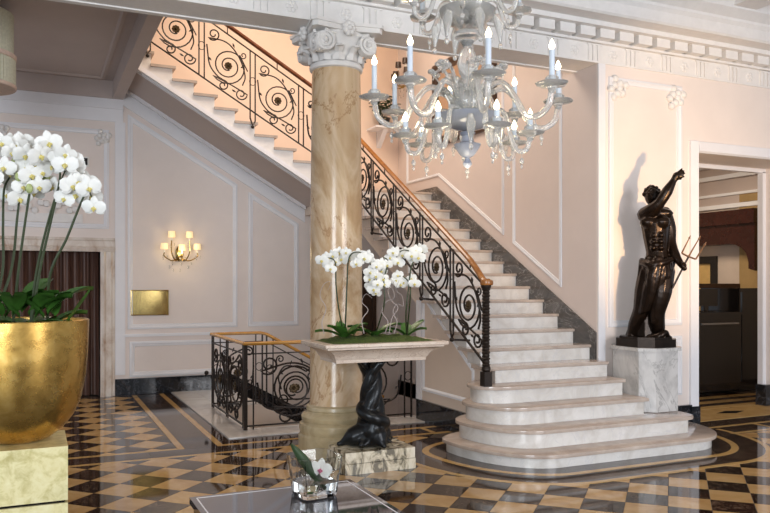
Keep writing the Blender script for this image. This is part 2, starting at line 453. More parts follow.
# far wall with the curtained doorway; lower part pink, upper stair-hall part peach
DX0, DX1, DZ = -1.3, .855, 2.09
mb = MB()
mb.box(-6, DX0, YBACK, YBACK + .3, 0, 4.6); mb.box(DX0, DX1, YBACK, YBACK + .3, DZ, 4.6)
mb.xz([(DX1, -.25), (2.75, -.25), (2.75, -2.6), (XS + .3, -2.6), (XS + .3, 2.91), (3.95, 2.91), (1.17, 4.53), (1.17, 4.6), (DX1, 4.6)], YBACK, YBACK + .3)
wall_far = struct(mb, 'wall_back', M_wall, 'pale pink panelled far wall beneath the upper flight')
wall_up = struct(MB().xz([(-2, 4.6), (1.17, 4.6), (1.17, 4.53), (3.95, 2.91), (XS + .3, 2.91), (XS + .3, 7), (-2, 7)], YBACK, YBACK + .3),
                 'wall_stairhall_back', M_peach, 'peach wall behind the upper flight and landing')
wback = lambda a, z, h: (a, YBACK - h, z)
def wall_panel(pts, mat=None, fill=None):
    MB().ring(pts, [(a * 1.5, h * 1.2) for a, h in MOULD], wback).build('panel_moulding', mat or M_trim, wall_far)
# frieze, pilaster strips and dado on the far wall
mb = MB(); mb.box(-6, 1.17, YBACK - .03, YBACK, 3.98, 4.31); mb.box(-6, 1.17, YBACK - .06, YBACK, 4.16, 4.20)
mb.build('frieze_board', M_trim, wall_far, False)
MB().box(1.06, 1.20, YBACK - .025, YBACK, .3, 3.98).build('pilaster_strip', M_trim, wall_far, False)
wall_panel([(-.55, 2.42), (.98, 2.42), (.98, 3.86), (-.55, 3.86)])
def soff(x): return nos2(x) - .345
def relief(c, m, s=.11, name='corner_ornament', parent=None):
    mb = MB()
    for k in range(9):
        a = k * 2.4; r = s * (.25 + .75 * (k / 9))
        p = m(c[0] + r * math.cos(a), c[1] + r * math.sin(a), .012)
        mb.ball(p, s * .32, s * .32, s * .32, 8, 5)
    mb.tube([m(c[0] + s * .9 * t * math.cos(7 * t), c[1] + s * .9 * t * math.sin(7 * t), .02) for t in [k / 16 for k in range(17)]], s * .12, 5)
    return mb.build(name, M_plaster, parent)
relief((.88, 3.74), wback, .12, parent=wall_far); relief((-.45, 3.74), wback, .12, parent=wall_far)
# diagonal trims that follow the stair soffit, and the two panels beneath
mb = MB(); mb.xz([(1.17, soff(1.17)), (3.95, soff(3.95)), (3.95, soff(3.95) - .20), (1.17, soff(1.17) - .20)], YBACK - .03, YBACK)
mb.build('raking_board', M_trim, wall_far, False)
wall_panel([(1.235, .96), (2.86, .96), (2.86, soff(2.86) - .28), (1.235, soff(1.235) - .28)])
wall_panel([(3.03, .96), (3.85, .96), (3.85, soff(3.85) - .28), (3.03, soff(3.03) - .28)])
wall_panel([(1.26, .26), (2.70, .26), (2.70, .78), (1.26, .78)])
MB().box(1.06, 2.72, YBACK - .03, YBACK, .85, .89).build('dado_rail', M_trim, wall_far, False)
bb = MB(); bb.box(1.06, 2.75, YBACK - .035, YBACK, 0, .24)
bb.xz([(2.75, .24), (5.3, .24 - 2.55 * .55), (5.3, -.04 - 2.55 * .55), (2.75, -.04)], YBACK - .035, YBACK)
baseboard_back = struct(bb, 'baseboard_back', M_black_base, 'black veined marble baseboard running down beside the lower stairs')
# over-door relief
cart = MB(); cart.box(-.55, .62, YBACK - .03, YBACK, 2.50, 2.62)
for k in range(14): cart.ball((-.45 + k * .075, YBACK - .03, 2.72 + .07 * math.sin(k * 1.9)), .05, .03, .05, 7, 4)
cart.build('overdoor_relief', M_plaster, wall_far)
# marble door frame and curtain
d1 = thing('door_1', 'marble doorway hung with a brown velvet curtain', 'doorway', (0, YBACK, 0)); d1['kind'] = 'structure'
prof = [(.0, .0), (.0, .06), (.05, .075), (.08, .05), (.15, .05), (.17, .03), (.2, .03), (.2, 0)]
def jamb(x0, sgn):
    mb = MB(); mb.prism([(x0 + sgn * a, YBACK - h) for a, h in prof] + [(x0, YBACK + .25), ], 0, DZ)
    mb.build('door_jamb', M_doormarble, d1, False)
jamb(DX1 + .0, 1); jamb(DX0, -1)
mb = MB(); mb.yz([(YBACK - h, DZ + a) for a, h in prof] + [(YBACK + .25, DZ)], DX0 - .2, DX1 + .2); mb.build('door_lintel', M_doormarble, d1, False)
rows = []
for z in (0.01, .7, 1.4, 2.09):
    rows.append([(DX0 + .01 + (DX1 - DX0 - .02) * k / 150, YBACK + .14 + .035 * math.sin(k * .62) + .018 * math.sin(k * 1.37 + z), z) for k in range(151)])
cur = MB().grid(rows)
cur.grid([[(x, y + .012, z) for x, y, z in r] for r in rows])
tag(cur.build('velvet_curtain', M_curtain, None), 'brown velvet curtain closing the marble doorway', 'curtain')
MB().box(DX0, DX1, YBACK + .26, YBACK + .32, 0, DZ).build('door_backing', M_darkwood, d1, False)

# stair-hall right wall
mb = MB(); mb.box(XS, XS + .35, YW + .03, YBACK + .3, -2.6, ZB); mb.box(XS, XS + .35, YB, YBACK + .3, ZB, 7)
wall_stair = struct(mb, 'wall_right', M_stairwall, 'pinkish wall rising beside the main flight')
wst = lambda a, z, h: (XS - h, a, z)
def spanel(pts): MB().ring(pts, MOULD, wst).build('panel_moulding', M_trim, wall_stair)
up = .32
spanel([(7.33, nos(7.33) + up), (8.34, nos(8.34) + up), (8.34, 5.9), (7.33, 5.9)])
spanel([(8.55, nos(8.55) + up), (10.35, nos(10.35) + up), (11.45, nos(10.35) + up), (11.45, 5.9), (8.55, 5.9)])
sk = MB().yz([(6.72, nos(6.72) + .17), (10.40, nos(10.4) + .14), (11.8, nos(10.4) + .14), (11.8, 3.0), (10.5, 2.9), (6.72, .5)], XS - .025, XS - .001)
struct(sk, 'baseboard_stair', M_skirt, 'grey veined stone skirting climbing beside the steps')
# statue wall with the side doorway
SX0, SX1, SZ = 7.09, 8.95, 3.17
mb = MB(); mb.box(XS, XS + .351, YW, YW + .03, 0, ZB); mb.box(XS + .351, SX0, YW, 7.35, 0, ZB); mb.box(SX0, SX1, YW, 7.35, SZ, ZB); mb.box(SX1, 13, YW, 7.35, 0, ZB)
wall_statue = struct(mb, 'wall_front_right', M_wall, 'cream panelled wall behind the bronze statue')
wsm = lambda a, z, h: (a, YW - h, z)
def stpanel(pts): MB().ring(pts, [(a * 1.5, h * 1.3) for a, h in MOULD], wsm).build('panel_moulding', M_trim, wall_statue)
stpanel([(5.76, 1.15), (6.84, 1.15), (6.84, 3.92), (5.76, 3.92)])
stpanel([(6.30, .34), (6.84, .34), (6.84, 1.03), (6.30, 1.03)])
relief((5.87, 3.80), wsm, .14, parent=wall_statue); relief((6.73, 3.78), wsm, .14, parent=wall_statue)
MB().box(XS - .004, XS + .09, YW - .018, YW, .4, ZB).build('corner_strip', M_trim, wall_statue, False)
bbs = MB().box(6.15, 6.97, YW - .04, YW, 0, .22); bbs.box(9.08, 13, YW - .04, YW, 0, .22)
struct(bbs, 'baseboard_front', M_black_base, 'black marble baseboard between pedestal and side door')
d2 = thing('door_2', 'white cased opening to the side room', 'doorway', (SX0, YW, 0)); d2['kind'] = 'structure'
MB().prism([(SX0 - .13, YW), (SX0 - .13, YW - .03), (SX0 - .02, YW - .045), (SX0, YW - .02), (SX0, YW)], .2, SZ + .13).build('door_casing', M_trim, d2, False)
MB().prism([(SX1 + .13, YW), (SX1 + .13, YW - .03), (SX1 + .02, YW - .045), (SX1, YW - .02), (SX1, YW)], .2, SZ + .13).build('door_casing', M_trim, d2, False)
MB().yz([(YW, SZ + .13), (YW - .03, SZ + .13), (YW - .045, SZ + .02), (YW - .02, SZ), (YW, SZ)], SX0, SX1).build('door_casing', M_trim, d2, False)
MB().box(SX0 - .14, SX0 + .0, YW - .05, YW, 0, .2).build('plinth_block', M_black_base, d2, False)
MB().box(SX1, SX1 + .14, YW - .05, YW, 0, .2).build('plinth_block', M_black_base, d2, False)
fr = MB(); fr.box(SX0, SX0 + .05, 7.28, 7.36, 0, SZ - .04); fr.box(SX1 - .06, SX1, 7.28, 7.36, .28, SZ - .04); fr.box(SX0, SX1, 7.28, 7.36, SZ - .05, SZ)
fr.build('inner_frame', M_trim, d2, False)
MB().box(SX1 - .10, SX1, 7.20, 7.36, 0, .28).build('plinth_block', M_black_base, d2, False)

# side room shell
XR = 12.0
struct(MB().box(XS + .36, XR, 13.0, 13.2, 0, 4.2), 'wall_side_room_back', M_tan, 'tan back wall of the side room')
wsr_ = struct(MB().box(XR, XR + .2, 7.35, 13.2, 0, 4.2), 'wall_side_room_right', M_tan, 'tan wall of the side room behind the canopy')
for z0, z1, dx in ((3.06, 3.14, .05), (3.30, 3.35, .04), (3.62, 3.70, .08), (3.86, 3.92, .14), (4.05, 4.2, .22)):
    MB().box(XR - dx, XR, 7.36, 13.0, z0, z1).build('crown_moulding', M_trim, wsr_, False)
MB().box(XR - .012, XR, 7.36, 13.0, 3.14, 4.05).build('frieze_board', M_mauve, wsr_, False)
struct(MB().box(XS + .36, XR + .2, 7.36, 13.2, 4.2, 4.35), 'ceiling_side_room', M_trim, 'white ceiling of the side room')
# ------------------------------------------------------------------ entablature beam and ceilings
mb = MB(); mb.box(-6, XS, YW, YB, ZB, 5.2); mb.box(XS, 13, YW, YB, ZB, 5.2)
mb.box(-6, 13, YW - .015, YW, ZB, ZB + .02)
mb.box(-6, XS, YB - .05, YB + .02, ZB - .012, ZB + .1)
ent = struct(mb, 'trim_1', M_plaster, 'white entablature beam with frieze, rosettes and dentils')
for a, b, z0, z1, nm in [(-6, 13, 4.26, 4.285, 'bed_moulding'), (-6, 13, 4.38, 4.43, 'bed_moulding')]:
    MB().box(a, b, YW - (.05 if z0 < 4.3 else .22), YW, z0, z1).build(nm, M_plaster, ent, False)
dm = MB().box(-.098, .098, -.15, 0, 0, .095).mesh('dentil', M_plaster, False)
k = 0; x = -.2
xs = []
while x < 9.2:
    xs.append(x); x += .265
for x in xs: link('dentil', dm, ent, (x, YW, 4.285))
rm = MB()
for k in range(6):
    a = k * PI / 3; rm.ball((.036 * math.cos(a), 0, .036 * math.sin(a)), .026, .014, .026, 8, 4)
rm.ball((0, -.008, 0), .02, .016, .02, 8, 4)
rm = rm.mesh('frieze_rosette', M_plaster)
tm = MB()
for k in range(3): tm.box(-.085 + k * .063, -.085 + k * .063 + .042, -.016, 0, -.085, .085)
tm.box(-.1, .1, -.02, 0, .085, .1)
tm = tm.mesh('triglyph', M_plaster, False)
for k in range(-12, 8):
    x = 5.83 + .53 * k
    if x > -.3:
        link('frieze_rosette', rm, ent, (x, YW, 4.155)); link('triglyph', tm, ent, (x + .265, YW, 4.155))
mb = MB(); mb.yz([(YW, 4.43), (YW - .40, 4.43), (YW - .42, 4.45), (YW - .42, 4.56), (YW - .45, 4.60), (YW - .45, 4.63), (YW - .55, 4.70), (YW - .58, 4.80), (YW, 4.80)], -6, 13)
mb.build('corona', M_plaster, ent, False)
# lobby ceiling with shallow coffers
mb = MB(); mb.box(-6, 13, -5, YW, 4.80, 5.0)
ceil = struct(mb, 'ceiling', M_ceil, 'coffered lobby ceiling')
for x0, x1 in ((-2, 2.2), (2.6, 6.8), (7.6, 11.4)):
    MB().ring([(x0, 2.4), (x1, 2.4), (x1, 5.8), (x0, 5.8)], [(0, 0), (0, .05), (.06, .07), (.14, .05), (.18, 0)], lambda a, b, h: (a, b, 4.80 - h)).build('coffer_moulding', M_plaster, ceil)
mb = MB()
for k in range(70):
    a = random.uniform(7.95, 11.0); b = random.uniform(4.6, 5.5)
    mb.ball((a, b, 4.80), random.uniform(.03, .09), random.uniform(.03, .07), .025, 8, 4)
mb.build('ceiling_relief', M_ceil, ceil)
MB().box(7.05, 7.40, -4, 6.15, 4.72, 4.80).build('ceiling_beam', M_plaster, ceil, False)
# left bay: coffered ceiling behind the beam
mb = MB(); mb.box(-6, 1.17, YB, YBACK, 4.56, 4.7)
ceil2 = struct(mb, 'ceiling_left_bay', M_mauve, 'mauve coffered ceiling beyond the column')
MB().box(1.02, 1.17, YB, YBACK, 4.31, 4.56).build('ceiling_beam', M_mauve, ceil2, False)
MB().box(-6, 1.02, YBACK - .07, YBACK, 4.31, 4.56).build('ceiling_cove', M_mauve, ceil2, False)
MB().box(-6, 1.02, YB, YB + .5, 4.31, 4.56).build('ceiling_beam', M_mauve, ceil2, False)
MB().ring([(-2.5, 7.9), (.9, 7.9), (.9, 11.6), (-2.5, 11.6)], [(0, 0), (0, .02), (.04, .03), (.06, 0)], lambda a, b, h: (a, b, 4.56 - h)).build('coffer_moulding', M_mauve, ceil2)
MB().box(-.42, -.36, YB + .5, YBACK - .07, 4.52, 4.56).build('coffer_bead', M_trim, ceil2, False)
struct(MB().box(-2, XS + .35, YB, YBACK + .3, 7.0, 7.15), 'ceiling_stair_hall', M_ceil)
struct(MB().box(-2.2, -2, YB, YBACK + .3, 4.7, 7), 'wall_stairhall_left', M_peach)
struct(MB().box(-2, XS + .3, YB - .2, YB, 5.2, 7), 'wall_stairhall_front', M_peach)

# ------------------------------------------------------------------ main staircase
st = thing('staircase', 'broad white marble staircase with rounded bottom steps', 'staircase', (4.9, 5.6, 0))
for i in range(1, 5):
    z = STEP[i][1]; z0 = 0 if i == 1 else STEP[i - 1][1]
    MB().prism(outline(i, -.05), max(z0 - .01, 0.002), z - .035).build('riser', M_riser, st, True, .5)
    o = outline(i, 0)
    mb = MB(); n = len(o)
    lv = [(-.02, z - .036), (-.003, z - .034), (.0, z - .018), (-.003, z - .004), (-.015, z)]
    loops = [outline(i, a) for a, _ in lv]
    vs = [(x, y, lv[k][1]) for k, lp in enumerate(loops) for x, y in lp]
    fs = [(k * n + q, k * n + (q + 1) % n, (k + 1) * n + (q + 1) % n, (k + 1) * n + q) for k in range(4) for q in range(n)]
    mb.add(vs, fs + [tuple(4 * n + q for q in range(n)), tuple(q for q in range(n - 1, -1, -1))])
    mb.build('tread', M_tread, st, True, .5)
def lefte(y): return 4.08 + .012 * (y - 6.4)
for i in range(5, 20):
    y = 6.49 + .287 * (i - 5); z = .16 * i; xl = lefte(y)
    y1 = y + .33 if i < 19 else YBACK - .001
    MB().box(xl + .10, XS - .026, y + .03, y + .29 if i < 19 else y + .2, z - .165, z - .034).build('riser', M_riser, st, False)
    t = MB()
    pr = [(y + .012, z), (y + .003, z - .005), (y, z - .017), (y + .003, z - .03), (y + .012, z - .034)]
    if i < 19:
        t.yz(pr + [(y1, z - .034), (y1, z)], xl, XS - .026)
    else:
        t.yz(pr + [(y + .4, z - .034), (y + .4, z)], xl, XS - .026)
        t.box(3.88, XS - .026, y + .4, YBACK - .001, z - .034, z)
        t.box(3.88, xl + .1, 10.3, y + .4, z - .034, z)
    t.build('tread', M_tread, st, True, .5)
# carriage (stringer and soffit) + side wall
def und(y): return nos(y) - .42
XSW = 4.20
mb = MB()
zig = []
for i in range(5, 20):
    y = 6.49 + .287 * (i - 5); zig += [(y + .04, .16 * (i - 1) - .036), (y + .04, .16 * i - .036)]
poly = zig + [(10.55, 3.0), (10.55, 2.72), (10.3, und(10.3)), (8.25, und(8.25)), (8.25, .01), (6.53, .01)]
MB().yz(poly, XSW, XSW + .12).build('side_wall', M_sidewall, st, False)
MB().yz([(8.2, und(8.2)), (10.3, und(10.3)), (10.55, 2.72), (10.55, 2.90), (10.3, 2.75), (8.2, und(8.2) + .2)], XSW + .12, XS - .001).build('soffit', M_sidewall, st, False)
MB().box(3.95, XS - .001, 10.55, YBACK - .001, 2.72, 3.0).build('landing_slab', M_sidewall, st, False)
MB().box(XSW + .12, XS - .001, 8.13, 8.25, -2.6, und(8.25)).build('closing_wall', M_sidewall, st, False)
ssw = lambda a, z, h: (XSW - h, a, z)
MB().ring([(6.95, .36), (8.13, .36), (8.13, und(8.13) + .22), (6.95, nos(6.95) - .33)], [(0, 0), (.004, .014), (.03, .018), (.05, 0)], ssw).build('panel_moulding', M_trim, st)
MB().box(XSW - .03, XSW, 6.86, 8.25, .0, .25).build('side_skirting', M_black_base, st, False)
MB().box(XSW - .02, XSW + .14, 8.15, 8.27, .0, und(8.2) + .1).build('corner_strip', M_trim, st, False)

# ------------------------------------------------------------------ upper flight
st2 = thing('upper_staircase', 'upper flight with white stringer climbing above the sconce wall', 'staircase', (2.5, 10.35, 0))
YS = 10.32
zig = [(3.88, 3.0)]
for k in range(1, 11):
    x = 3.88 - .275 * (k - 1); z = 3.04 + .16 * k
    MB().box(max(x - .32, 1.18), x, YS - .035, YBACK - .002, z - .034, z).build('tread', M_tread, st2, False)
    MB().box(x - .06, x - .04, YS + .03, YBACK - .002, z - .165, z - .034).build('riser', M_riser, st2, False)
    zig += [(x - .04, z - .16 - .034), (x - .04, z - .034)]
xe = 1.18
mb = MB().xz(zig + [(xe, 3.04 + 1.6 - .034), (xe, soff(xe)), (3.90, soff(3.90))], YS, YS + .08); mb.build('stringer', M_plaster, st2, False)
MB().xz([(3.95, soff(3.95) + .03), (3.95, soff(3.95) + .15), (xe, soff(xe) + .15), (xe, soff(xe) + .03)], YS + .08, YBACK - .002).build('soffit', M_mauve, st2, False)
for yy, hh in ((YS - .02, .05), (YS + .10, .035), (YBACK - .16, .05)):
    MB().xz([(3.92, soff(3.92) - .02), (3.92, soff(3.92) - .02 + hh + .02), (1.18, soff(1.18) - .02 + hh + .02), (1.18, soff(1.18) - .02)], yy, yy + .07).build('soffit_moulding', M_trim, st2, False)

# ------------------------------------------------------------------ lower flight going down
st3 = thing('cellar_staircase', 'marble stairs descending behind the iron railing', 'staircase', (3.4, 11, -1.6))
for k in range(1, 10):
    x = 2.75 + .29 * (k - 1); z = -.16 * k
    MB().box(x, x + .30, 10.2, YBACK - .04, z - .035, z).build('tread', M_white_slab, st3, False)
    MB().box(x, x + .02, 10.22, YBACK - .04, z, z + .125).build('riser', M_white_slab, st3, False)
MB().xz([(2.75, .005), (5.36, -1.44), (5.36, -1.95), (2.75, -.5)], 10.19, 10.199).build('stringer', M_sidewall, st3, False)
struct(MB().box(HX0, XS, HY0, YBACK, -2.75, -2.6), 'floor_lower', M_white_slab, 'pale floor of the lower level')
wl = MB(); wl.box(2.2, 2.21, HY0, 10.17, -.3, -.006); wl.box(HX0 - .12, HX0, HY0, 10.2, -2.6, -.004); wl.box(HX0 - .12, 4.24, HY0 - .12, HY0, -2.6, -.004); wl.box(HX0, 2.75, 10.17, 10.199, -2.6, -.006); wl.box(2.63, 2.75, 10.3, YBACK, -2.6, -.26)
struct(wl, 'wall_stairwell', M_sidewall, 'plain walls of the stairwell')
dd = thing('door_3', 'dark wooden door under the landing', 'door', (4.7, YBACK, -1)); dd['kind'] = 'structure'
MB().box(4.25, 5.12, YBACK - .06, YBACK - .005, -1.4, 1.78).build('door_leaf', M_darkwood, dd, False)
MB().ring([(4.25, -1.4), (5.18, -1.4), (5.18, 1.84), (4.25, 1.84)], [(0, 0), (0, .09), (.06, .09), (.06, .05)], wback).build('door_frame', M_darkwood, dd, False)

# ------------------------------------------------------------------ wrought iron balustrades
def spiral(c, r0, r1, a0, turns, n=26):
    out = []
    for k in range(n + 1):
        t = k / n; r = r0 + (r1 - r0) * t; a = a0 + turns * 2 * PI * t
        out.append((c[0] + r * math.cos(a), c[1] + r * math.sin(a)))
    return out
def smooth2(pts, n=4): return [(p.x, p.y) for p in cat_rom([(x, y, 0) for x, y in pts], n)]
def scroll_panel(par, org, ax, W, H, k, flip, parts_r=.0115):
    """one panel of scrollwork; org = centre, ax = horizontal unit vector, k = slope along ax"""
    ax = Vector(ax)
    def P(s, t, dz=0.0): return Vector(org) + ax * s + Vector((0, 0, k * s + t + dz))
    def M(c, p):        # keep round things round although the panel is raked
        return P(c[0], c[1]) + ax * (p[0] - c[0]) + Vector((0, 0, p[1] - c[1]))
    sg = -1 if flip else 1
    R = min(W, H) * .42; rr = min(W, H) * .165
    c0 = (sg * W * .02, -.01)
    # big spiral that runs out into the lower curl
    sp = spiral(c0, R * .22, R, -PI * .4 if sg > 0 else -PI * .6, sg * -2.2, 46)
    pts = [M(c0, p) for p in sp]
    c1 = (sg * W * .31, -H * .34)
    cur = spiral(c1, rr * .85, rr * .25, 0 if sg > 0 else PI, sg * -1.35, 22)
    endp = pts[-1]
    tail = [M(c1, p) for p in cur]
    mid = (endp + tail[0]) / 2 + ax * (sg * W * .03)
    path = pts[:-1] + cat_rom([endp, mid, tail[0]], 5)[:-1] + tail
    MB().tube(path, parts_r, 5).build('scroll', M_iron, par)
    # upper curl sweeping over the spiral and down the far side
    c2 = (-sg * W * .31, H * .345)
    cur = spiral(c2, rr * .22, rr * .9, 0, sg * -1.4, 22)
    pts = [M(c2, p) for p in cur]
    far = [P(-sg * W * .02, H * .36), P(sg * W * .26, H * .26), P(sg * W * .40, H * .02), P(sg * W * .34, -H * .18)]
    path = pts[:-1] + cat_rom([pts[-1]] + far, 6)
    MB().tube(path, parts_r, 5).build('scroll', M_iron, par)
    # lower left scroll
    c3 = (-sg * W * .10, -H * .40)
    cur = spiral(c3, rr * .75, rr * .2, PI * .5, sg * -1.3, 18)
    pts = [M(c3, p) for p in cur]
    path = cat_rom([P(-sg * W * .46, H * .10), P(-sg * W * .40, -H * .20), P(-sg * W * .25, -H * .30), pts[0]], 6)[:-1] + pts
    MB().tube(path, parts_r, 5).build('scroll', M_iron, par)
    # top right small curl
    c4 = (sg * W * .36, H * .34)
    cur = spiral(c4, rr * .5, rr * .15, PI * 1.0, sg * 1.2, 14)
    MB().tube([P(sg * W * .46, H * .12)] + [M(c4, p) for p in cur], parts_r * .85, 5).build('scroll', M_iron, par)
    # leaves
    for s_, t_, an in ((-.36, -.12, 2.3), (.30, .10, .6), (.10, -.37, -.5), (.12, .42, -1.2)):
        b = P(sg * s_ * W, t_ * H); d = ax * math.cos(an) * sg + Vector((0, 0, math.sin(an)))
        MB().tube([b, b + d * .03, b + d * .065], [.004, .014, .002], 5).build('iron_leaf', M_iron, par)
    # rosette
    c = M(c0, c0); nrm = ax.cross(Vector((0, 0, 1)))
    ro = MB(); Mx = Matrix((ax, nrm, Vector((0, 0, 1)))).transposed()
    for q in range(8):
        a = q * PI / 4
        ro.ball(c + ax * (.034 * math.cos(a)) + Vector((0, 0, .034 * math.sin(a))), .021, .014, .021, 6, 4, Mx)
    ro.ball(c, .02, .024, .02, 8, 5, Mx)
    ro.build('rosette', M_rosette, par)
def bar(par, p, q, r=.011, name='baluster'):
    return MB().tube([p, q], r, 4).build(name, M_iron, par, False)
def collar(par, p, ax):
    ax = Vector(ax); p = Vector(p)
    MB().tube([p + ax * (.045 * math.cos(t)) + Vector((0, 0, .055 * math.sin(t))) for t in [2 * PI * k / 10 for k in range(11)]], .006, 4).build('collar', M_iron, par)
def rail_mesh(path, wd=.032, ht=.026):
    return MB().tube(path, wd, 8, ht / wd)

# main flight
b1 = thing('iron_balustrade', 'black scrollwork balustrade with tawny wooden handrail beside the main steps', 'balustrade', (3.98, 6.37, .64))
def rx(y): return 3.98 + .03 * (y - 6.37)
def P1(y, h): return (rx(y), y, nos(y) + h)
hr = cat_rom([(3.98, 6.33, 1.655), (3.98, 6.42, 1.675), P1(6.62, .955), P1(6.9, .97), P1(8.3, .975), P1(10.22, .985)], 6)
rail_mesh(hr, .034, .028).build('handrail', M_handrail, b1)
MB().tube([P1(6.40, .86), P1(10.2, .885)], .011, 4).build('top_bar', M_iron, b1, False)
MB().tube([P1(6.40, .11), P1(10.2, .13)], .013, 4).build('bottom_bar', M_iron, b1, False)
posts = [7.08, 7.83, 8.59, 9.34, 10.10]
prev = 6.39
for y in posts:
    for dy in (-.035, .035):
        bar(b1, P1(y + dy, .0), P1(y + dy, .885))
    collar(b1, P1(y, .50), (0, 1, 0))
    mb = MB(); mb.tube([P1(y - .035, .0), (rx(y), y, nos(y) - .07), P1(y + .035, .0)], .011, 5); mb.ball((rx(y), y, nos(y) - .085), .026)
    mb.tube([(rx(y), y, nos(y) - .085), (XSW + .02, y, nos(y) - .10)], .012, 5); mb.build('bracket', M_iron, b1)
    a0, a1 = prev + .045, y - .05; cy = (a0 + a1) / 2
    scroll_panel(b1, P1(cy, .495), (0, -1, 0), a1 - a0, .74, -.16 / .287, False)
    MB().tube([P1(cy - .05, .885), P1(cy - .05, .95)], .008, 4).build('spacer', M_iron, b1, False)
    prev = y
nw = MB()
prof = [(.036, .64), (.036, .76), (.030, .765), (.030, .80), (.035, .81), (.030, .83)]
nw.box(3.938, 4.022, 6.328, 6.412, .641, .78)
nw.lathe([(.034, .78), (.046, .80), (.04, .83), (.03, .84)], 12, (3.98, 6.37, 0))
for k in range(26):
    z = .80 + k * .0305
    nw.lathe([(.031, z), (.043 if k % 2 else .037, z + .015), (.031, z + .0305)], 10, (3.98, 6.37, 0))
nw.lathe([(.03, 1.57), (.05, 1.60), (.052, 1.625)], 12, (3.98, 6.37, 0))
nw.tube([(3.98, 6.415, .86 + .0156 * k) if k % 2 else (3.98, 6.428, .86 + .0156 * k) for k in range(44)], .012, 5)
nw.build('newel_post', M_iron, b1)
MB().lathe([(.0, 1.615), (.060, 1.62), (.066, 1.64), (.060, 1.665), (.03, 1.675), (0, 1.677)], 18, (3.98, 6.36, 0)).build('newel_cap', M_handrail, b1)

# upper flight
b2 = thing('iron_balustrade', 'dark scrollwork balustrade with reddish handrail on the upper flight', 'balustrade', (3.4, 10.28, 3.4))
YR = 10.275
def P2(x, h): return (x, YR, nos2(x) + h)
rail_mesh([P2(3.85, 1.02), P2(3.0, 1.02), P2(2.0, 1.02), P2(.2, 1.02)], .034, .028).build('handrail', M_darkrail, b2)
MB().tube([P2(3.85, .90), P2(.2, .90)], .011, 4).build('top_bar', M_iron, b2, False)
MB().tube([P2(3.85, .09), P2(.2, .09)], .012, 4).build('bottom_bar', M_iron, b2, False)
prev = None
for k in range(5):
    x = 3.39 - .69 * k
    for dx in (-.035, .035): bar(b2, P2(x + dx, -.02 if k % 2 else .09), P2(x + dx, .90))
    collar(b2, P2(x, .50), (1, 0, 0))
    if k % 2:
        mb = MB(); mb.tube([P2(x - .035, -.02), (x, YR, nos2(x) - .10), P2(x + .035, -.02)], .011, 5); mb.ball((x, YR, nos2(x) - .12), .024)
        mb.tube([(x, YR, nos2(x) - .12), (x, YS + .02, nos2(x) - .12)], .012, 5); mb.build('bracket', M_iron, b2)
    if k < 4:
        cx = x - .345
        scroll_panel(b2, P2(cx, .49), (1, 0, 0), .60, .80, -.582, False, .0095)
        MB().tube([P2(cx, .90), P2(cx, 1.0)], .008, 4).build('spacer', M_iron, b2, False)
scroll_panel(b2, P2(3.65, .49), (1, 0, 0), .38, .78, -.582, False)
MB().tube([(3.99, YR, 3.04), (3.99, YR, 4.12)], .03, 8).build('corner_post', M_iron, b2)

# stairwell railing on the ground floor
b3 = thing('stairwell_railing', 'black scrollwork railing with golden wooden rail round the stairwell', 'railing', (2.12, 8.38, 0))
ZR = .965
rail_mesh([(2.12, 10.15, ZR), (2.12, 8.38, ZR)], .030, .022).build('handrail', M_orangerail, b3)
rail_mesh([(2.10, 8.38, ZR + .002), (4.20, 8.38, ZR + .002)], .030, .022).build('handrail', M_orangerail, b3)
rail_mesh([(2.10, 10.15, ZR + .002), (2.78, 10.15, ZR + .002), (2.86, 10.15, ZR - .02), (4.6, 10.15, ZR - .02 - 1.74 * .55)], .030, .022).build('handrail', M_orangerail, b3)
def level_run(p0, p1, n, flip0, slope=0.0):
    p0, p1 = Vector(p0), Vector(p1); d = (p1 - p0); L = d.length; ax = d / L
    def Q(s, h): return p0 + ax * s + Vector((0, 0, h + slope * s))
    bar(b3, Q(0, .04), Q(L, .04), .012, 'bottom_bar'); bar(b3, Q(0, .84), Q(L, .84), .010, 'top_bar')
    W = L / n
    for k in range(n + 1):
        off = (-.04, .04) if 0 < k < n else ((0, .09) if k == 0 else (-.09, 0))
        for q in off: bar(b3, Q(k * W + q, .0), Q(k * W + q, .95), .013 if (k in (0, n) and q == 0) else .010, 'baluster')
        collar(b3, Q(k * W + (0 if 0 < k < n else .045 if k == 0 else -.045), .5), ax)
    for k in range(n):
        a0 = k * W + (.10 if k == 0 else .05); a1 = (k + 1) * W - (.10 if k == n - 1 else .05)
        scroll_panel(b3, Q((a0 + a1) / 2, .44), ax, a1 - a0, .78, slope, (k % 2 == 1) != flip0)
level_run((2.12, 8.38, .012), (4.17, 8.38, .012), 2, False)
level_run((2.12, 10.13, .012), (2.12, 8.40, .012), 2, False)
level_run((2.14, 10.15, .012), (2.80, 10.15, .012), 1, True)
level_run((2.86, 10.15, .0), (4.5, 10.15, .0), 2, True, -.55)
MB().box(2.10, 2.14, 8.36, 8.40, 0.012, .95).build('corner_post', M_iron, b3, False)
MB().ball((2.05, 10.15, .46), .03).build('latch_knob', M_iron, b3)

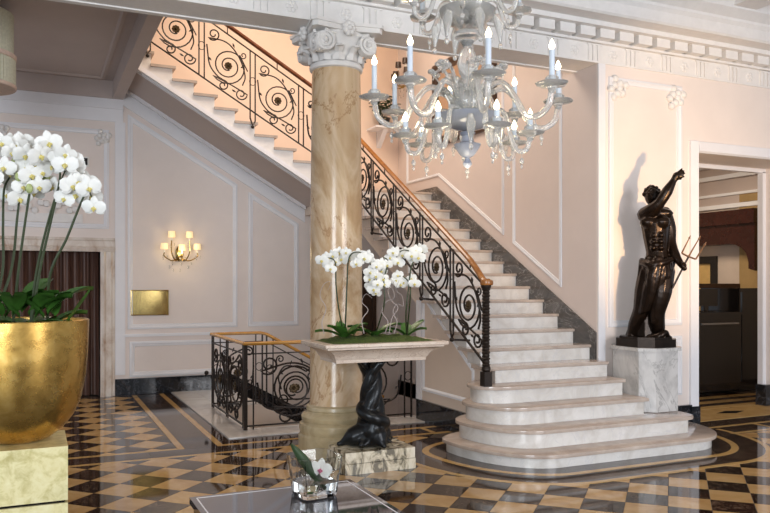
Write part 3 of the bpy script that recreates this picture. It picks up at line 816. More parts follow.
# ------------------------------------------------------------------ column
CC = (2.63, 6.90)
col = thing('marble_column', 'honey veined marble column with white scrolled capital', 'column', (CC[0], CC[1], 0))
L3 = lambda z=0: (CC[0], CC[1], z)
MB().lathe([(.358, .0), (.362, .02), (.362, .20), (.345, .22), (.348, .235), (.355, .26), (.350, .31), (.318, .335)], 40, L3()).build('plinth', M_colbase, col)
MB().lathe([(.318, .335), (.33, .35), (.335, .38), (.318, .405), (.29, .415), (.275, .43), (.288, .445), (.285, .475), (.258, .49)], 40, L3()).build('base_moulding', M_colbase, col)
MB().lathe([(.258, .49), (.252, .52), (.250, 1.4), (.246, 2.4), (.236, 3.3), (.232, 3.66)], 48, L3()).build('shaft', M_column, col)
cap = MB().lathe([(.232, 3.655), (.252, 3.665), (.258, 3.685), (.250, 3.71), (.235, 3.715), (.225, 3.74), (.24, 3.82), (.275, 3.90), (.30, 3.96), (.30, 3.985)], 40, L3()).build('capital', M_plaster, col)
# abacus with concave sides
ab = []
for q in range(4):
    a = q * PI / 2 + PI / 4
    p0 = Vector((math.cos(a), math.sin(a))) * .50; p1 = Vector((math.cos(a + PI / 2), math.sin(a + PI / 2))) * .50
    for k in range(9):
        t = .06 + .88 * k / 8; p = p0.lerp(p1, t); p -= p.normalized() * .055 * math.sin(PI * t)
        ab.append((CC[0] + p.x, CC[1] + p.y))
mb = MB().prism(ab, 3.975, 4.02); mb.prism([(CC[0] + (x - CC[0]) * 1.05, CC[1] + (y - CC[1]) * 1.05) for x, y in ab], 4.02, ZB)
mb.build('abacus', M_plaster, cap, False)
for q in range(4):
    a = q * PI / 2
    nrm = Vector((math.sin(a), -math.cos(a), 0)); ax = Vector((math.cos(a), math.sin(a), 0))
    for sg in (-1, 1):
        c = Vector(L3(3.862)) + ax * sg * .215 + nrm * .275
        n2 = (nrm + ax * sg * .10).normalized(); a2 = Vector((0, 0, 1)).cross(n2)
        mb = MB(); Mx = Matrix((a2, Vector((0, 0, 1)), -n2)).transposed()
        mb.lathe([(0, -.004), (.088, -.004), (.092, .0), (.092, .06), (.085, .065), (0, .065)], 20, c, Mx)
        sp = spiral((0, 0), .022, .094, PI / 2 + sg * 2.0 * 2 * PI, -sg * 2.0, 40)
        mb.tube([c + a2 * p[0] + Vector((0, 0, p[1])) + n2 * .014 for p in sp], .0155, 6)
        mb.ball(c + n2 * .028, .024, .024, .024, 8, 5)
        end = c + Vector((0, 0, .096)) + n2 * .02
        mb.tube(cat_rom([end, Vector(L3(3.952)) + ax * sg * .15 + nrm * .27, Vector(L3(3.945)) + ax * sg * .05 + nrm * .265], 5), .016, 6)
        mb.build('volute', M_plaster, cap)
    # flower on the abacus and palmette
    mb = MB(); c = Vector(L3(3.985)) + nrm * .335
    for k in range(7):
        t = k * 2 * PI / 7; mb.ball(c + ax * .04 * math.cos(t) + Vector((0, 0, .045 * math.sin(t))), .03, .03, .03, 8, 5)
    mb.ball(c + nrm * .02, .028); mb.build('abacus_flower', M_plaster, cap)
for k in range(12):
    a = 2 * PI * (k + .5) / 12; d = Vector((math.cos(a), math.sin(a), 0)); s_ = Vector((-d.y, d.x, 0))
    rows = []
    for t in (0, .25, .5, .75, .92, 1.0):
        r = .236 + .012 * t + (.085 * max(0, t - .6) / .4); z = 3.715 + .13 * min(t, .92) - (.02 if t == 1 else 0)
        wd = .058 * (1 - .55 * t) + .012 * math.sin(t * 9)
        rows.append([Vector(L3(z)) + d * (r + .010 + .022 * (1 - abs(q))) + s_ * wd * q for q in (-1, -.5, 0, .5, 1)])
    MB().grid(rows).grid([[p - d * .012 for p in r] for r in rows]).build('acanthus_leaf', M_plaster, cap)

# ------------------------------------------------------------------ organic mesh helper (voxel remesh of overlapping limbs)
def organic(name, mb, mat, parent, voxel=.014, it=6, local=False, zmin=None):
    me = mb.mesh('tmp', None, False)
    o = bpy.data.objects.new('tmp', me); COL.objects.link(o)
    r = o.modifiers.new('r', 'REMESH'); r.mode = 'VOXEL'; r.voxel_size = voxel
    s = o.modifiers.new('s', 'SMOOTH'); s.factor = .5; s.iterations = it
    dg = bpy.context.evaluated_depsgraph_get()
    out = bpy.data.meshes.new_from_object(o.evaluated_get(dg))
    bpy.data.objects.remove(o); out.name = name
    if parent is not None and not local: out.transform(Matrix.Translation(-origin(parent)))
    if zmin is not None:
        for v in out.vertices: v.co.z = max(v.co.z, zmin)
    out.materials.clear(); out.materials.append(mat); out.shade_smooth()
    return link(name, out, parent)
def limb(mb, pts, radii, n=12):
    mb.tube(cat_rom(pts, 4), [radii[0]] * 1 if False else interp(radii, (len(pts) - 1) * 4 + 1), n)
    mb.ball(pts[0], radii[0]); mb.ball(pts[-1], radii[-1])
def interp(r, m):
    out = []
    for k in range(m):
        t = k / (m - 1) * (len(r) - 1); i = min(int(t), len(r) - 2); out.append(r[i] + (r[i + 1] - r[i]) * (t - i))
    return out

# ------------------------------------------------------------------ marble console with dolphin base
PX0, PX1, PY0, PY1 = 2.40, 3.07, 6.08, 6.50
tb = thing('console_table', 'marble topped console on a black twisted dolphin base', 'table', (2.735, 6.29, 0))
MB().box(PX0, PX1, PY0, PY1, 0, .09).build('plinth_slab', M_plinth, tb, False)
MB().box(PX0 + .004, PX1 - .004, PY0 + .004, PY1 - .004, .094, .187).build('plinth_slab', M_plinth, tb, False)
def loft(loops, z):
    mb = MB(); vs = []; fs = []
    for (x0, x1, y0, y1), zz in zip(loops, z): vs += [(x0, y0, zz), (x1, y0, zz), (x1, y1, zz), (x0, y1, zz)]
    for i in range(len(z) - 1):
        for k in range(4): fs.append((i * 4 + k, i * 4 + (k + 1) % 4, (i + 1) * 4 + (k + 1) % 4, (i + 1) * 4 + k))
    fs += [(3, 2, 1, 0), tuple((len(z) - 1) * 4 + k for k in range(4))]
    return mb.add(vs, fs)
def ins(o): return (2.165 + o, 3.315 - o, 5.92 + o, 6.56 - o * .6)
prof = [(.165, .955), (.150, .958), (.148, .985), (.135, 1.00), (.118, 1.03), (.085, 1.06), (.045, 1.078), (.03, 1.082), (.03, 1.095), (.005, 1.098), (0, 1.105), (0, 1.125), (.006, 1.13)]
loft([ins(a) for a, _ in prof], [z for _, z in prof]).build('table_top', M_tabletop, tb, True, .5)
mb = MB(); bx, by = 2.735, 6.29
def hel(z, ph, r): return Vector((bx + r * math.cos(ph), by + r * math.sin(ph), z))
for ph0 in (0, 2.09, 4.19):
    pts = []; rad = []
    for k in range(25):
        t = k / 24; z = .33 + .60 * t; ph = ph0 + t * 5.2
        pts.append(hel(z, ph, .062 - .022 * t + (.05 * max(0, t - .85) / .15))); rad.append(.078 - .035 * t)
    mb.tube(pts, rad, 10); mb.ball(pts[-1], .05, .05, .03)
    # dolphin head resting on the plinth
    a = ph0 + 2.75
    d = Vector((math.cos(a), math.sin(a) * .62, 0))
    h0 = hel(.33, ph0, .06)
    limb(mb, [h0, Vector((bx, by, .30)) + d * .10, Vector((bx, by, .265)) + d * .19, Vector((bx, by, .235)) + d * .26], [.08, .095, .085, .035])
    limb(mb, [Vector((bx, by, .23)) + d * .22, Vector((bx, by, .215)) + d * .31], [.03, .022])
    sd = Vector((-d.y, d.x, 0)).normalized()
    for q in (-1, 1):
        limb(mb, [Vector((bx, by, .27)) + d * .1 + sd * .06 * q, Vector((bx, by, .22)) + d * .13 + sd * .13 * q], [.03, .014])
        mb.ball(Vector((bx, by, .305)) + d * .2 + sd * .05 * q, .02)
mb.ball((bx, by, .235), .17, .13, .055)
cp = [Vector((bx + (.12 - .03 * k / 30) * math.cos(2.6 - k * .24), by + (.10 - .02 * k / 30) * math.sin(2.6 - k * .24), .27 + .30 * k / 30)) for k in range(31)]
mb.tube(cp, interp([.085, .07, .06, .045], 31), 10); mb.ball(cp[0], .085)
organic('dolphin_base', mb, M_dolphin, tb, .011, 3)
for k in range(6):
    a = k * PI / 3 + .3
    limb_mb = MB(); limb_mb.tube(cat_rom([(bx + .03 * math.cos(a), by + .03 * math.sin(a), .86), (bx + .08 * math.cos(a), by + .08 * math.sin(a), .92), (bx + .14 * math.cos(a), by + .12 * math.sin(a), .953)], 4), interp([.02, .035, .012], 9), 8)
    limb_mb.build('tail_fluke', M_dolphin, tb)

# ------------------------------------------------------------------ orchids
def petal_rows(L, W, base, ang, cup, tip=.9):
    rows = []
    ca, sa = math.cos(ang), math.sin(ang)
    for i in range(6):
        t = i / 5; wd = W * (math.sin(PI * min(1, (t * tip + .06))) ** .7)
        row = []
        for q in (-1, -.5, 0, .5, 1):
            x, y = base + L * t, wd * q * .5
            z = cup * (t * t) - .10 * L * (q * q) * t + .02 * L * math.sin(t * 5 + q)
            row.append((x * ca - y * sa, x * sa + y * ca, z))
        rows.append(row)
    return rows
def flower_meshes(nm, mat, liptint):
    mb = MB()
    for a in (PI / 2, PI * 7 / 6 + .1, PI * 11 / 6 - .1): mb.grid(petal_rows(.46, .34, .03, a, -.03, .92))
    for a in (.12, PI - .12):
        mb.grid([[(x, y, z + .03) for x, y, z in r] for r in petal_rows(.50, .56, .02, a, .03, .86)])
    f = mb.mesh(nm, mat, True, 2.0)
    mb = MB(); mb.ball((0, -.06, .07), .07, .10, .06, 8, 5); mb.tube([(0, 0, .06), (0, -.05, .14), (0, -.14, .13), (0, -.2, .06)], [.04, .06, .05, .01], 6)
    for q in (-1, 1): mb.ball((.07 * q, -.06, .09), .045, .06, .03, 6, 4)
    return f, mb.mesh('flower_lip', liptint, True)
FL, LIP = flower_meshes('orchid_flower', M_white_petal, M_lip)
FLP, LIPP = flower_meshes('orchid_flower', M_white_petal, M_lip_pink)
def flower(par, p, size, face, me=None, lip=None):
    o = link('orchid_flower', me or FL, par)
    o.location = Vector(p) - origin(par); o.scale = (size,) * 3
    q = Vector(face).to_track_quat('Z', 'Y'); o.rotation_mode = 'QUATERNION'
    o.rotation_quaternion = q @ Matrix.Rotation(random.uniform(-.35, .35), 3, 'Z').to_quaternion()
    link('flower_lip', lip or LIP, o); return o
def leaf(par, base, dirv, L, W, droop, mat=None, rise=.5, name='leaf'):
    base = Vector(base); d = Vector(dirv).normalized(); s_ = Vector((-d.y, d.x, 0))
    if s_.length < .1: s_ = Vector((1, 0, 0))
    s_.normalize(); rows = []; rows2 = []
    for i in range(8):
        t = i / 7; wd = W * math.sin(PI * (t * .93 + .05)) ** .6
        c = base + d * L * t + Vector((0, 0, L * (rise * t - droop * t * t)))
        rows.append([c + s_ * wd * q * .5 + Vector((0, 0, .18 * W * abs(q))) for q in (-1, -.5, 0, .5, 1)])
        rows2.append([p - Vector((0, 0, .003)) for p in rows[-1]])
    return MB().grid(rows).grid(rows2).build(name, mat or M_leaf, par, True, 2.0)
def camdir(p): return (Vector((0, 0, EYE)) - Vector(p)).normalized()
def orchid(name, label, group, base, stems, fl, size, leaves, lw, dj=.05, spread=.5, sr=.0075):
    t = thing(name, label, 'orchid', base, group)
    for sp in stems:
        pts = [base] + sp
        MB().tube(cat_rom(pts, 6), interp([sr, sr * .8, sr * .45], (len(pts) - 1) * 6 + 1), 6).build('flower_stem', M_stem, t)
    for p in fl:
        p = Vector(p); f = camdir(p) + Vector((random.uniform(-spread, spread), random.uniform(-spread, spread), random.uniform(-.35, .1)))
        flower(t, p, size * random.uniform(.85, 1.12), f)
    for (a, L, dr, ri) in leaves:
        leaf(t, base, (math.cos(a), math.sin(a), 0), L, lw, dr, None, ri)
    return t
# console planting
DT = 6.55
mb = MB(); rows = []
for i in range(13):
    row = []
    for k in range(31):
        x = 2.26 + .97 * k / 30; y = 6.0 + .48 * i / 12
        e = min(k, 30 - k, i * 2, (12 - i) * 2) / 6
        row.append((x, y, 1.1305 + .04 * min(1, e) + .012 * math.sin(x * 41) * math.cos(y * 37) * min(1, e)))
    rows.append(row)
tag(MB().grid(rows).build('moss_bed', M_moss, None), 'low bed of green moss on the console top', 'moss')
def pt(u, v, dj=0.0): return at_d(u, v, DT + dj)
def fl_px(lst, sc, ox, oy, dj): return [pt(ox + x / sc, oy + y / sc, random.uniform(-dj, dj)) for x, y in lst]
g = 'white orchids on the console'
sc = 4.886
orchid('orchid_plant', 'white orchid with two upright stems in front of the column', g, (2.45, 6.22, 1.15),
       [[pt(339, 310), pt(336, 285), pt(335, 262), pt(327, 258), pt(322, 262)], [pt(346, 310), pt(347, 285), pt(349, 258), pt(358, 252), pt(368, 258), pt(371, 266)]],
       fl_px([(108, 100), (135, 88), (160, 76), (190, 62), (225, 60), (240, 85), (205, 92), (150, 140), (135, 120), (175, 105), (285, 72), (290, 105), (315, 88), (340, 98), (275, 115), (330, 75)], sc, 300, 240, .06), .112,
       [(2.9, .26, .5, .75), (3.5, .20, .5, 1.1), (.2, .24, .6, 1.1), (-.6, .18, .7, 1.1), (1.6, .14, .3, 1.3), (-1.4, .16, .6, .9), (3.9, .16, .6, 1.3)], .10, spread=.35)
orchid('orchid_plant', 'white orchid with a hanging flower cluster in the middle of the console', g, (2.74, 6.24, 1.15),
       [[pt(384, 305), pt(384, 280), pt(388, 262), pt(382, 258), pt(375, 268), pt(374, 290)]],
       fl_px([(345, 155), (375, 128), (400, 150), (340, 190), (372, 175), (405, 190), (345, 225), (380, 215), (372, 258), (360, 240), (425, 122), (440, 100), (395, 118), (410, 215)], sc, 300, 240, .06), .112,
       [(2.7, .24, .6, 1.0), (.1, .28, .55, .95), (-.9, .18, .7, 1.0), (3.4, .22, .6, .9), (-2.2, .16, .7, 1.0)], .10, spread=.35)
orchid('orchid_plant', 'white orchid arching over the right end of the console', g, (3.05, 6.22, 1.15),
       [[pt(406, 312), pt(409, 285), pt(411, 268), pt(415, 255), pt(404, 250), pt(395, 256)], [pt(410, 300), pt(410, 285), pt(404, 277), pt(398, 276)]],
       fl_px([(440, 85), (470, 62), (500, 72), (480, 108), (455, 60), (545, 75), (565, 52), (592, 48), (580, 85), (555, 95), (478, 172), (470, 195), (492, 215), (505, 205), (545, 188), (560, 212), (535, 210), (520, 60)], sc, 300, 240, .06), .112,
       [(.2, .20, .4, 1.1), (1.2, .14, .4, 1.2), (-.5, .18, .6, 1.0), (3.0, .18, .6, 1.0)], .10, spread=.35)
def twig(base, pts, nm='curly_twig'):
    return MB().tube(cat_rom([base] + pts, 6), interp([.004, .003, .0015], len(pts) * 6 + 1), 5)
for q, (u0, pts) in enumerate([(385, [(388, 322), (382, 312), (386, 302), (394, 298), (392, 288), (384, 286)]),
                  (389, [(392, 318), (398, 308), (391, 300), (388, 290), (394, 284), (388, 276)]),
                  (394, [(397, 322), (393, 312), (397, 304), (403, 306), (402, 296), (396, 290), (399, 280)]),
                  (324, [(322, 322), (326, 308), (320, 296), (324, 284), (331, 282), (328, 290)]),
                  (364, [(362, 320), (368, 310), (362, 302), (366, 294), (372, 298)])]):
    tag(twig(pt(u0, 333.5), [pt(a, b, .02 * ((k % 3) - 1)) for k, (a, b) in enumerate(pts)]).build('curly_twig', M_twig, None),
        ['pale curly twig hooking back at its tip behind the hanging orchid cluster', 'pale curly twig with an outward bulge between the two orchids of the console', 'tallest pale curly twig beside the arching orchid stem',
         'pale curly twig looping in front of the column shaft', 'short pale curly twig just beside the column edge'][q], 'twig', 'curly twigs on the console')

# ------------------------------------------------------------------ gold bowl on gold pedestal with orchids
GX, GY = -.086, 4.79
gp = thing('gold_pedestal', 'square gold leaf pedestal under the gold bowl', 'pedestal', (GX, GY, 0))
MB().box(GX - .25, GX + .25, GY - .25, GY + .25, .455, .749).build('pedestal_block', M_goldbox, gp, False)
MB().box(GX - .235, GX + .235, GY - .235, GY + .235, .44, .455).build('shadow_gap', M_black, gp, False)
MB().box(GX - .25, GX + .25, GY - .25, GY + .25, 0, .44).build('pedestal_block', M_goldbox, gp, False)
gb = thing('gold_bowl', 'large gold leaf bowl planter on the gold pedestal', 'planter', (GX, GY, .75))
MB().lathe([(0, .75), (.10, .751), (.17, .772), (.235, .82), (.29, .89), (.33, .98), (.355, 1.10), (.368, 1.25), (.374, 1.43), (.366, 1.435), (.358, 1.43), (.345, 1.25), (.30, 1.1), (0, 1.1)], 56, (GX, GY, 0)).build('bowl', M_gold, gb)
MB().lathe([(0, 1.365), (.2, 1.37), (.352, 1.36), (.352, 1.30)], 32, (GX, GY, 0)).build('soil', M_moss, gb)
DG = 4.32
def pg(u, v, dj=0.0): return at_d(u, v, DG + dj)
def flg(lst, dj=.10): return [pg(x / 5.127, 130 + y / 5.127, random.uniform(-dj, dj)) for x, y in lst]
g = 'white orchids in the gold bowl'
bz = 1.37
orchid('orchid_plant', 'white orchid on the outer stem leaning toward the doorway', g, (GX + .15, GY + .02, bz),
       [[pg(50, 275), pg(66, 240), pg(76, 215), pg(83, 198), pg(88, 190), pg(93, 200)]],
       flg([(372, 285), (400, 265), (388, 330), (455, 295), (482, 395), (440, 270), (475, 340)]), .128,
       [(.2, .22, .6, 1.0), (-.9, .2, .6, .7)], .12, sr=.009)
orchid('orchid_plant', 'white orchid with twin stems crossing behind the flower mass', g, (GX + .06, GY - .05, bz),
       [[pg(40, 270), pg(50, 225), pg(58, 190), pg(60, 170), pg(55, 160), pg(45, 152)], [pg(36, 275), pg(46, 230), pg(56, 195), pg(62, 178), pg(68, 165)]],
       flg([(300, 140), (335, 122), (362, 160), (335, 175), (250, 65), (245, 90), (260, 185), (240, 265), (270, 290), (330, 350), (285, 120), (375, 188), (215, 215), (200, 290)]), .128,
       [(1.0, .24, .5, .7), (-1.7, .22, .6, .7), (-.3, .2, .7, .8)], .12, sr=.009)
orchid('orchid_plant', 'white orchid with the tallest arch of blooms above the bowl', g, (GX - .03, GY + .04, bz),
       [[pg(18, 275), pg(24, 230), pg(30, 190), pg(32, 178), pg(26, 165), pg(22, 155)]],
       flg([(80, 78), (130, 130), (175, 125), (150, 85), (60, 115), (205, 130), (140, 195), (185, 185), (95, 215), (160, 230), (110, 60)]), .128,
       [(2.2, .24, .5, .7), (-2.3, .22, .6, .7), (.9, .2, .7, .8)], .12, sr=.009)
orchid('orchid_plant', 'white orchid at the far side of the bowl cut by a pale green bud spray', g, (GX - .16, GY - .04, bz),
       [[pg(2, 275), pg(3, 230), pg(4, 190), pg(10, 175), pg(6, 160)], [pg(10, 275), pg(17, 220), pg(19, 195), pg(15, 180)]],
       flg([(10, 65), (35, 95), (45, 60), (-30, 80), (50, 215), (80, 285), (65, 250), (20, 190), (-20, 170), (-40, 240), (170, 320), (120, 290), (10, 250), (40, 330), (100, 350)]), .128,
       [(2.9, .24, .5, .7), (-2.8, .22, .6, .7), (-1.4, .22, .7, .6)], .12, sr=.009)
bt = None
for o in list(bpy.data.objects):
    if o.get('label', '').startswith('white orchid at the far side'): bt = o
for (x, y) in [(75, 165), (95, 240), (120, 250), (205, 250), (240, 240), (340, 355), (150, 300)]:
    p = pg(x / 5.127, 130 + y / 5.127, random.uniform(-.08, .08)); MB().ball(p, .02, .02, .028, 8, 5).build('orchid_bud', M_bud, bt)
leaf(bt, pg(67, 322, -.1), (.3, -.1, 0), .12, .075, -.2, M_leaf, 1.2)
# extra strap leaves rising over the rim
for k, (u, v, a, L, ri, dr) in enumerate([(8, 312, 2.6, .26, .9, .5), (22, 312, 1.0, .28, .8, .6), (38, 314, -1.2, .24, .6, .6), (48, 314, .4, .26, .7, .6), (2, 316, -2.2, .22, .5, .6), (30, 316, -.6, .26, .5, .5), (15, 314, -1.6, .25, .55, .55), (55, 316, 1.9, .2, .8, .6), (5, 318, 0, .2, 1.2, .9), (20, 318, 3.1, .22, 1.0, .8), (35, 318, .2, .2, 1.1, .9), (44, 318, 3.3, .2, .9, .8), (12, 316, .1, .24, .7, .6)]):
    leaf(bt, pg(u, v, -.05 + .03 * (k % 3)), (math.cos(a), math.sin(a), 0), L, .13, dr, M_leaf, ri + .4)

# ------------------------------------------------------------------ statue on marble pedestal
def chamf(x0, x1, y0, y1, c): return [(x0 + c, y0), (x1 - c, y0), (x1, y0 + c), (x1, y1 - c), (x1 - c, y1), (x0 + c, y1), (x0, y1 - c), (x0, y0 + c)]
pd = thing('statue_pedestal', 'grey veined marble pedestal with chamfered corners under the statue', 'pedestal', (5.98, 6.36, .30))
PD = (5.71, 6.25, 6.05, 6.68)
MB().prism(chamf(*PD, .12), .302, .93).build('pedestal_block', M_pedmarble, pd, False)
MB().prism(chamf(PD[0] - .03, PD[1] + .03, PD[2] - .03, PD[3] + .015, .13), .93, .965).build('pedestal_cap', M_pedmarble, pd, False)
SBZ = .965
sx, sy = 5.98, 6.37
sd = sx * SN + sy * CS
K = sd / F
ang = math.atan2(sx, sy)
stt = thing('bronze_statue', 'dark bronze sea god statue with raised arm holding a trident', 'statue', (sx, sy, SBZ), None, -ang)
u0 = proj(sx, sy, 1)[0]
def S(u, v, dy=0.0): return Vector(((u - u0) * K * .94, dy, EYE + (HZ - v) * K - SBZ))
mb = MB()
# torso
limb(mb, [S(658, 268), S(657.5, 252), S(656, 238), S(655, 224), S(654, 215)], [.145, .118, .132, .150, .10], 14)
mb.ball(S(648, 223, -.09), .085, .07, .072); mb.ball(S(662, 223, -.09), .085, .07, .072)     # chest
mb.ball(S(655, 214), .19, .09, .07)                                                          # shoulders
for q in range(3):
    for e in (-1, 1): mb.ball(S(657 + e * 3.8, 236 + q * 6.2, -.115), .036, .035, .027)
# neck and head
limb(mb, [S(654.5, 213), S(654.5, 204)], [.065, .06])
mb.ball(S(652.8, 196.5), .084, .095, .105, 14, 10)
mb.ball(S(658.5, 203, -.03), .055, .06, .06)            # beard
limb(mb, [S(657.5, 205, -.05), S(659.5, 209, -.05)], [.045, .02])
limb(mb, [S(661.3, 195, -.04), S(662.8, 198.5, -.045)], [.012, .018])   # nose
mb.ball(S(659.5, 193.5, -.045), .03, .05, .016)         # brow
mb.ball(S(653, 198, -.095), .014, .012, .026)           # ear
for q in range(26):
    a = q * 2.399; h_ = (q + .5) / 26; r = math.sqrt(1 - h_ * h_)
    if math.cos(a) * r > .62 and h_ < .45: continue
    mb.ball(S(652.5, 196.0) + Vector((.080 * r * math.cos(a) - .006, .090 * r * math.sin(a), .098 * h_)), .026, n=8)
# raised arm reaching forward and up
limb(mb, [S(645.5, 215, -.02), S(652.5, 211, -.11), S(660, 204, -.16), S(667, 193.5, -.17), S(673, 183.5, -.16)], [.088, .078, .058, .058, .034])
limb(mb, [S(673, 183.5, -.16), S(675.8, 179, -.16)], [.033, .040])
for (a, b, c, r) in (((676, 177), (678.6, 175), (681, 172.5), .014), ((676.5, 177.8), (680, 176.3), (682.8, 174.6), .014), ((677, 178.6), (680.8, 178), (683.5, 177), .014), ((677, 179.4), (680.5, 180), (683, 180.3), .013), ((675, 180), (677.5, 182), (680, 182.3), .014)):
    limb(mb, [S(*a, -.16), S(*b, -.17), S(*c, -.155)], [r + .002, r, r - .004], 8)
# other arm down to the trident
limb(mb, [S(664.5, 214, .05), S(669.5, 228, .06), S(671, 243, .03), S(675, 256, -.05), S(680.5, 265, -.10)], [.080, .07, .055, .052, .034])
mb.ball(S(682, 266, -.11), .042, .045, .04)
for q in range(4): limb(mb, [S(680.5 + q * 1.1, 263.5 + q * .9, -.14), S(681.5 + q * 1.1, 266.5 + q * .9, -.155), S(680 + q * 1.1, 268 + q * .9, -.13)], [.014, .014, .011], 8)
limb(mb, [S(680, 267, -.09), S(683, 264, -.13)], [.016, .012], 8)
# hips, legs
mb.ball(S(657.5, 268), .175, .14, .11)
limb(mb, [S(650, 272), S(645, 292, -.03), S(641, 310, -.02), S(635, 325, .02), S(631, 336, .03)], [.125, .112, .085, .075, .05])
limb(mb, [S(663, 272, -.03), S(661, 292, -.08), S(657, 312, -.07), S(658, 328, -.03), S(659, 337, -.03)], [.125, .112, .085, .075, .05])
limb(mb, [S(631, 337.5, .02), S(626, 339.5, -.05)], [.045, .032]); limb(mb, [S(659, 338, -.03), S(665, 340, -.11)], [.045, .032])
# rock and support between the legs
limb(mb, [S(648, 339, .08), S(648, 315, .08), S(650, 295, .05)], [.15, .13, .10])
organic('body', mb, M_bronze, stt, .008, 2, True, .095)
# drape over the hips and thighs
mb = MB()
for q in range(11):
    t = q / 10; uu = 642 + 30 * t; yd = -.15 * math.sin(PI * t) - .02
    limb(mb, [S(uu, 261 + 3 * math.sin(q * 2), yd), S(uu - 1.5 + 3 * math.sin(q), 276, yd - .02), S(uu - 4 - 4 * t, 292, yd), S(uu - 6 - 10 * t, 306 + 8 * (1 - t), yd * .8)], [.036, .034, .032, .024], 8)
limb(mb, [S(642, 262, -.06), S(650, 265, -.16), S(660, 264, -.17), S(671, 260, -.10)], [.035, .042, .042, .03])
limb(mb, [S(644, 300, .05), S(640, 315, .08), S(634, 330, .1), S(630, 338, .1)], [.09, .08, .07, .06])
organic('drapery', mb, M_bronze, stt, .010, 3, True, .095)
# dolphin tail by the foot
mb = MB(); limb(mb, [S(650, 338, -.1), S(659, 335, -.16), S(665, 331, -.14), S(668, 335, -.12)], [.05, .045, .03, .02]); limb(mb, [S(664, 331, -.14), S(669, 337, -.1)], [.02, .03])
organic('fish_tail', mb, M_bronze, stt, .010, 3, True, .095)
# trident
tr = MB(); ty = -.12
tr.tube([S(672, 288, ty), S(687.5, 257.5, ty)], .011, 8)
tr.build('trident_shaft', M_bronze, stt, True, .7, True)
M_trident = plain('worn_copper', (.30, .17, .10), .35, .8, .2, 20)
tr = MB(); b0, b1_, b2_ = S(681, 254, ty), S(687.5, 257.5, ty), S(694.5, 260, ty)
tr.tube([b0, b1_, b2_], .010, 6)
for (b, e) in ((b0, S(689.5, 237, ty)), (b1_, S(699, 237.5, ty)), (b2_, S(704.5, 243.5, ty))):
    tr.tube([b, e], [.010, .005], 6)
    dv = (e - b).normalized(); tr.tube([e - dv * .035, e], [.014, .001], 6)
tr.build('trident_head', M_trident, stt, True, .7, True)
# plinth of the statue (aligned with the pedestal)
bs = MB().prism(chamf(-.265, .265, -.30, .27, .12), .001, .085); bs.prism(chamf(-.24, .24, -.27, .245, .12), .085, .105)
bo = bs.build('statue_base', M_bronze, stt, False, .7, True); bo.rotation_euler = (0, 0, ang)

# ------------------------------------------------------------------ Murano chandelier
HXc, HYc = 2.87, 4.85
zc = 2.84
ch = thing('glass_chandelier', 'large pale blown glass chandelier with two tiers of candle lights', 'chandelier', (HXc, HYc, zc))
def CL(prof, name, mat, n=28): return MB().lathe([(r, z - zc) for r, z in prof], n).build(name, mat, ch, True, .7, True)
CL([(.0, 2.475), (.022, 2.485), (.034, 2.51), (.022, 2.54), (.015, 2.55)], 'finial', M_muranoblue)
CL([(.015, 2.55), (.05, 2.57), (.085, 2.62), (.10, 2.65), (.075, 2.655), (.05, 2.67)], 'finial_cup', M_muranoblue)
CL([(.05, 2.67), (.04, 2.71), (.06, 2.735), (.03, 2.75)], 'stem_knop', M_muranoblue)
CL([(.03, 2.75), (.10, 2.765), (.17, 2.79), (.225, 2.83), (.24, 2.86), (.22, 2.865), (.13, 2.85), (.05, 2.845)], 'bowl', M_muranoblue)
CL([(.05, 2.85), (.10, 2.89), (.125, 2.95), (.10, 3.03), (.045, 3.08)], 'stem_bulb', M_murano)
CL([(.045, 3.08), (.03, 3.12), (.06, 3.17), (.075, 3.24), (.055, 3.32), (.03, 3.36), (.05, 3.40)], 'stem_bulb', M_murano)
CL([(.05, 3.40), (.09, 3.43), (.085, 3.47), (.05, 3.49)], 'stem_knop', M_murano)
CL([(.05, 3.49), (.13, 3.53), (.195, 3.585), (.205, 3.63), (.18, 3.64), (.1, 3.61), (.05, 3.60)], 'upper_bowl', M_murano)
CL([(.05, 3.60), (.08, 3.70), (.09, 3.80), (.05, 3.92), (.03, 4.0), (.06, 4.1), (.06, 4.2), (.02, 4.3)], 'stem_bulb', M_murano)
CL([(.012, 4.3), (.012, 4.75), (.08, 4.76), (.09, 4.80)], 'hanging_rod', M_brass, 12)
def ripple(prof, n, amp, c):
    mb = MB(); vs = []; fs = []
    for r, z in prof:
        for k in range(n):
            a = 2 * PI * k / n; rr = r * (1 + amp * math.cos(a * n / 4))
            vs.append((c[0] + rr * math.cos(a), c[1] + rr * math.sin(a), c[2] + z))
    for i in range(len(prof) - 1):
        for k in range(n): fs.append((i * n + k, i * n + (k + 1) % n, (i + 1) * n + (k + 1) % n, (i + 1) * n + k))
    return mb.add(vs, fs)
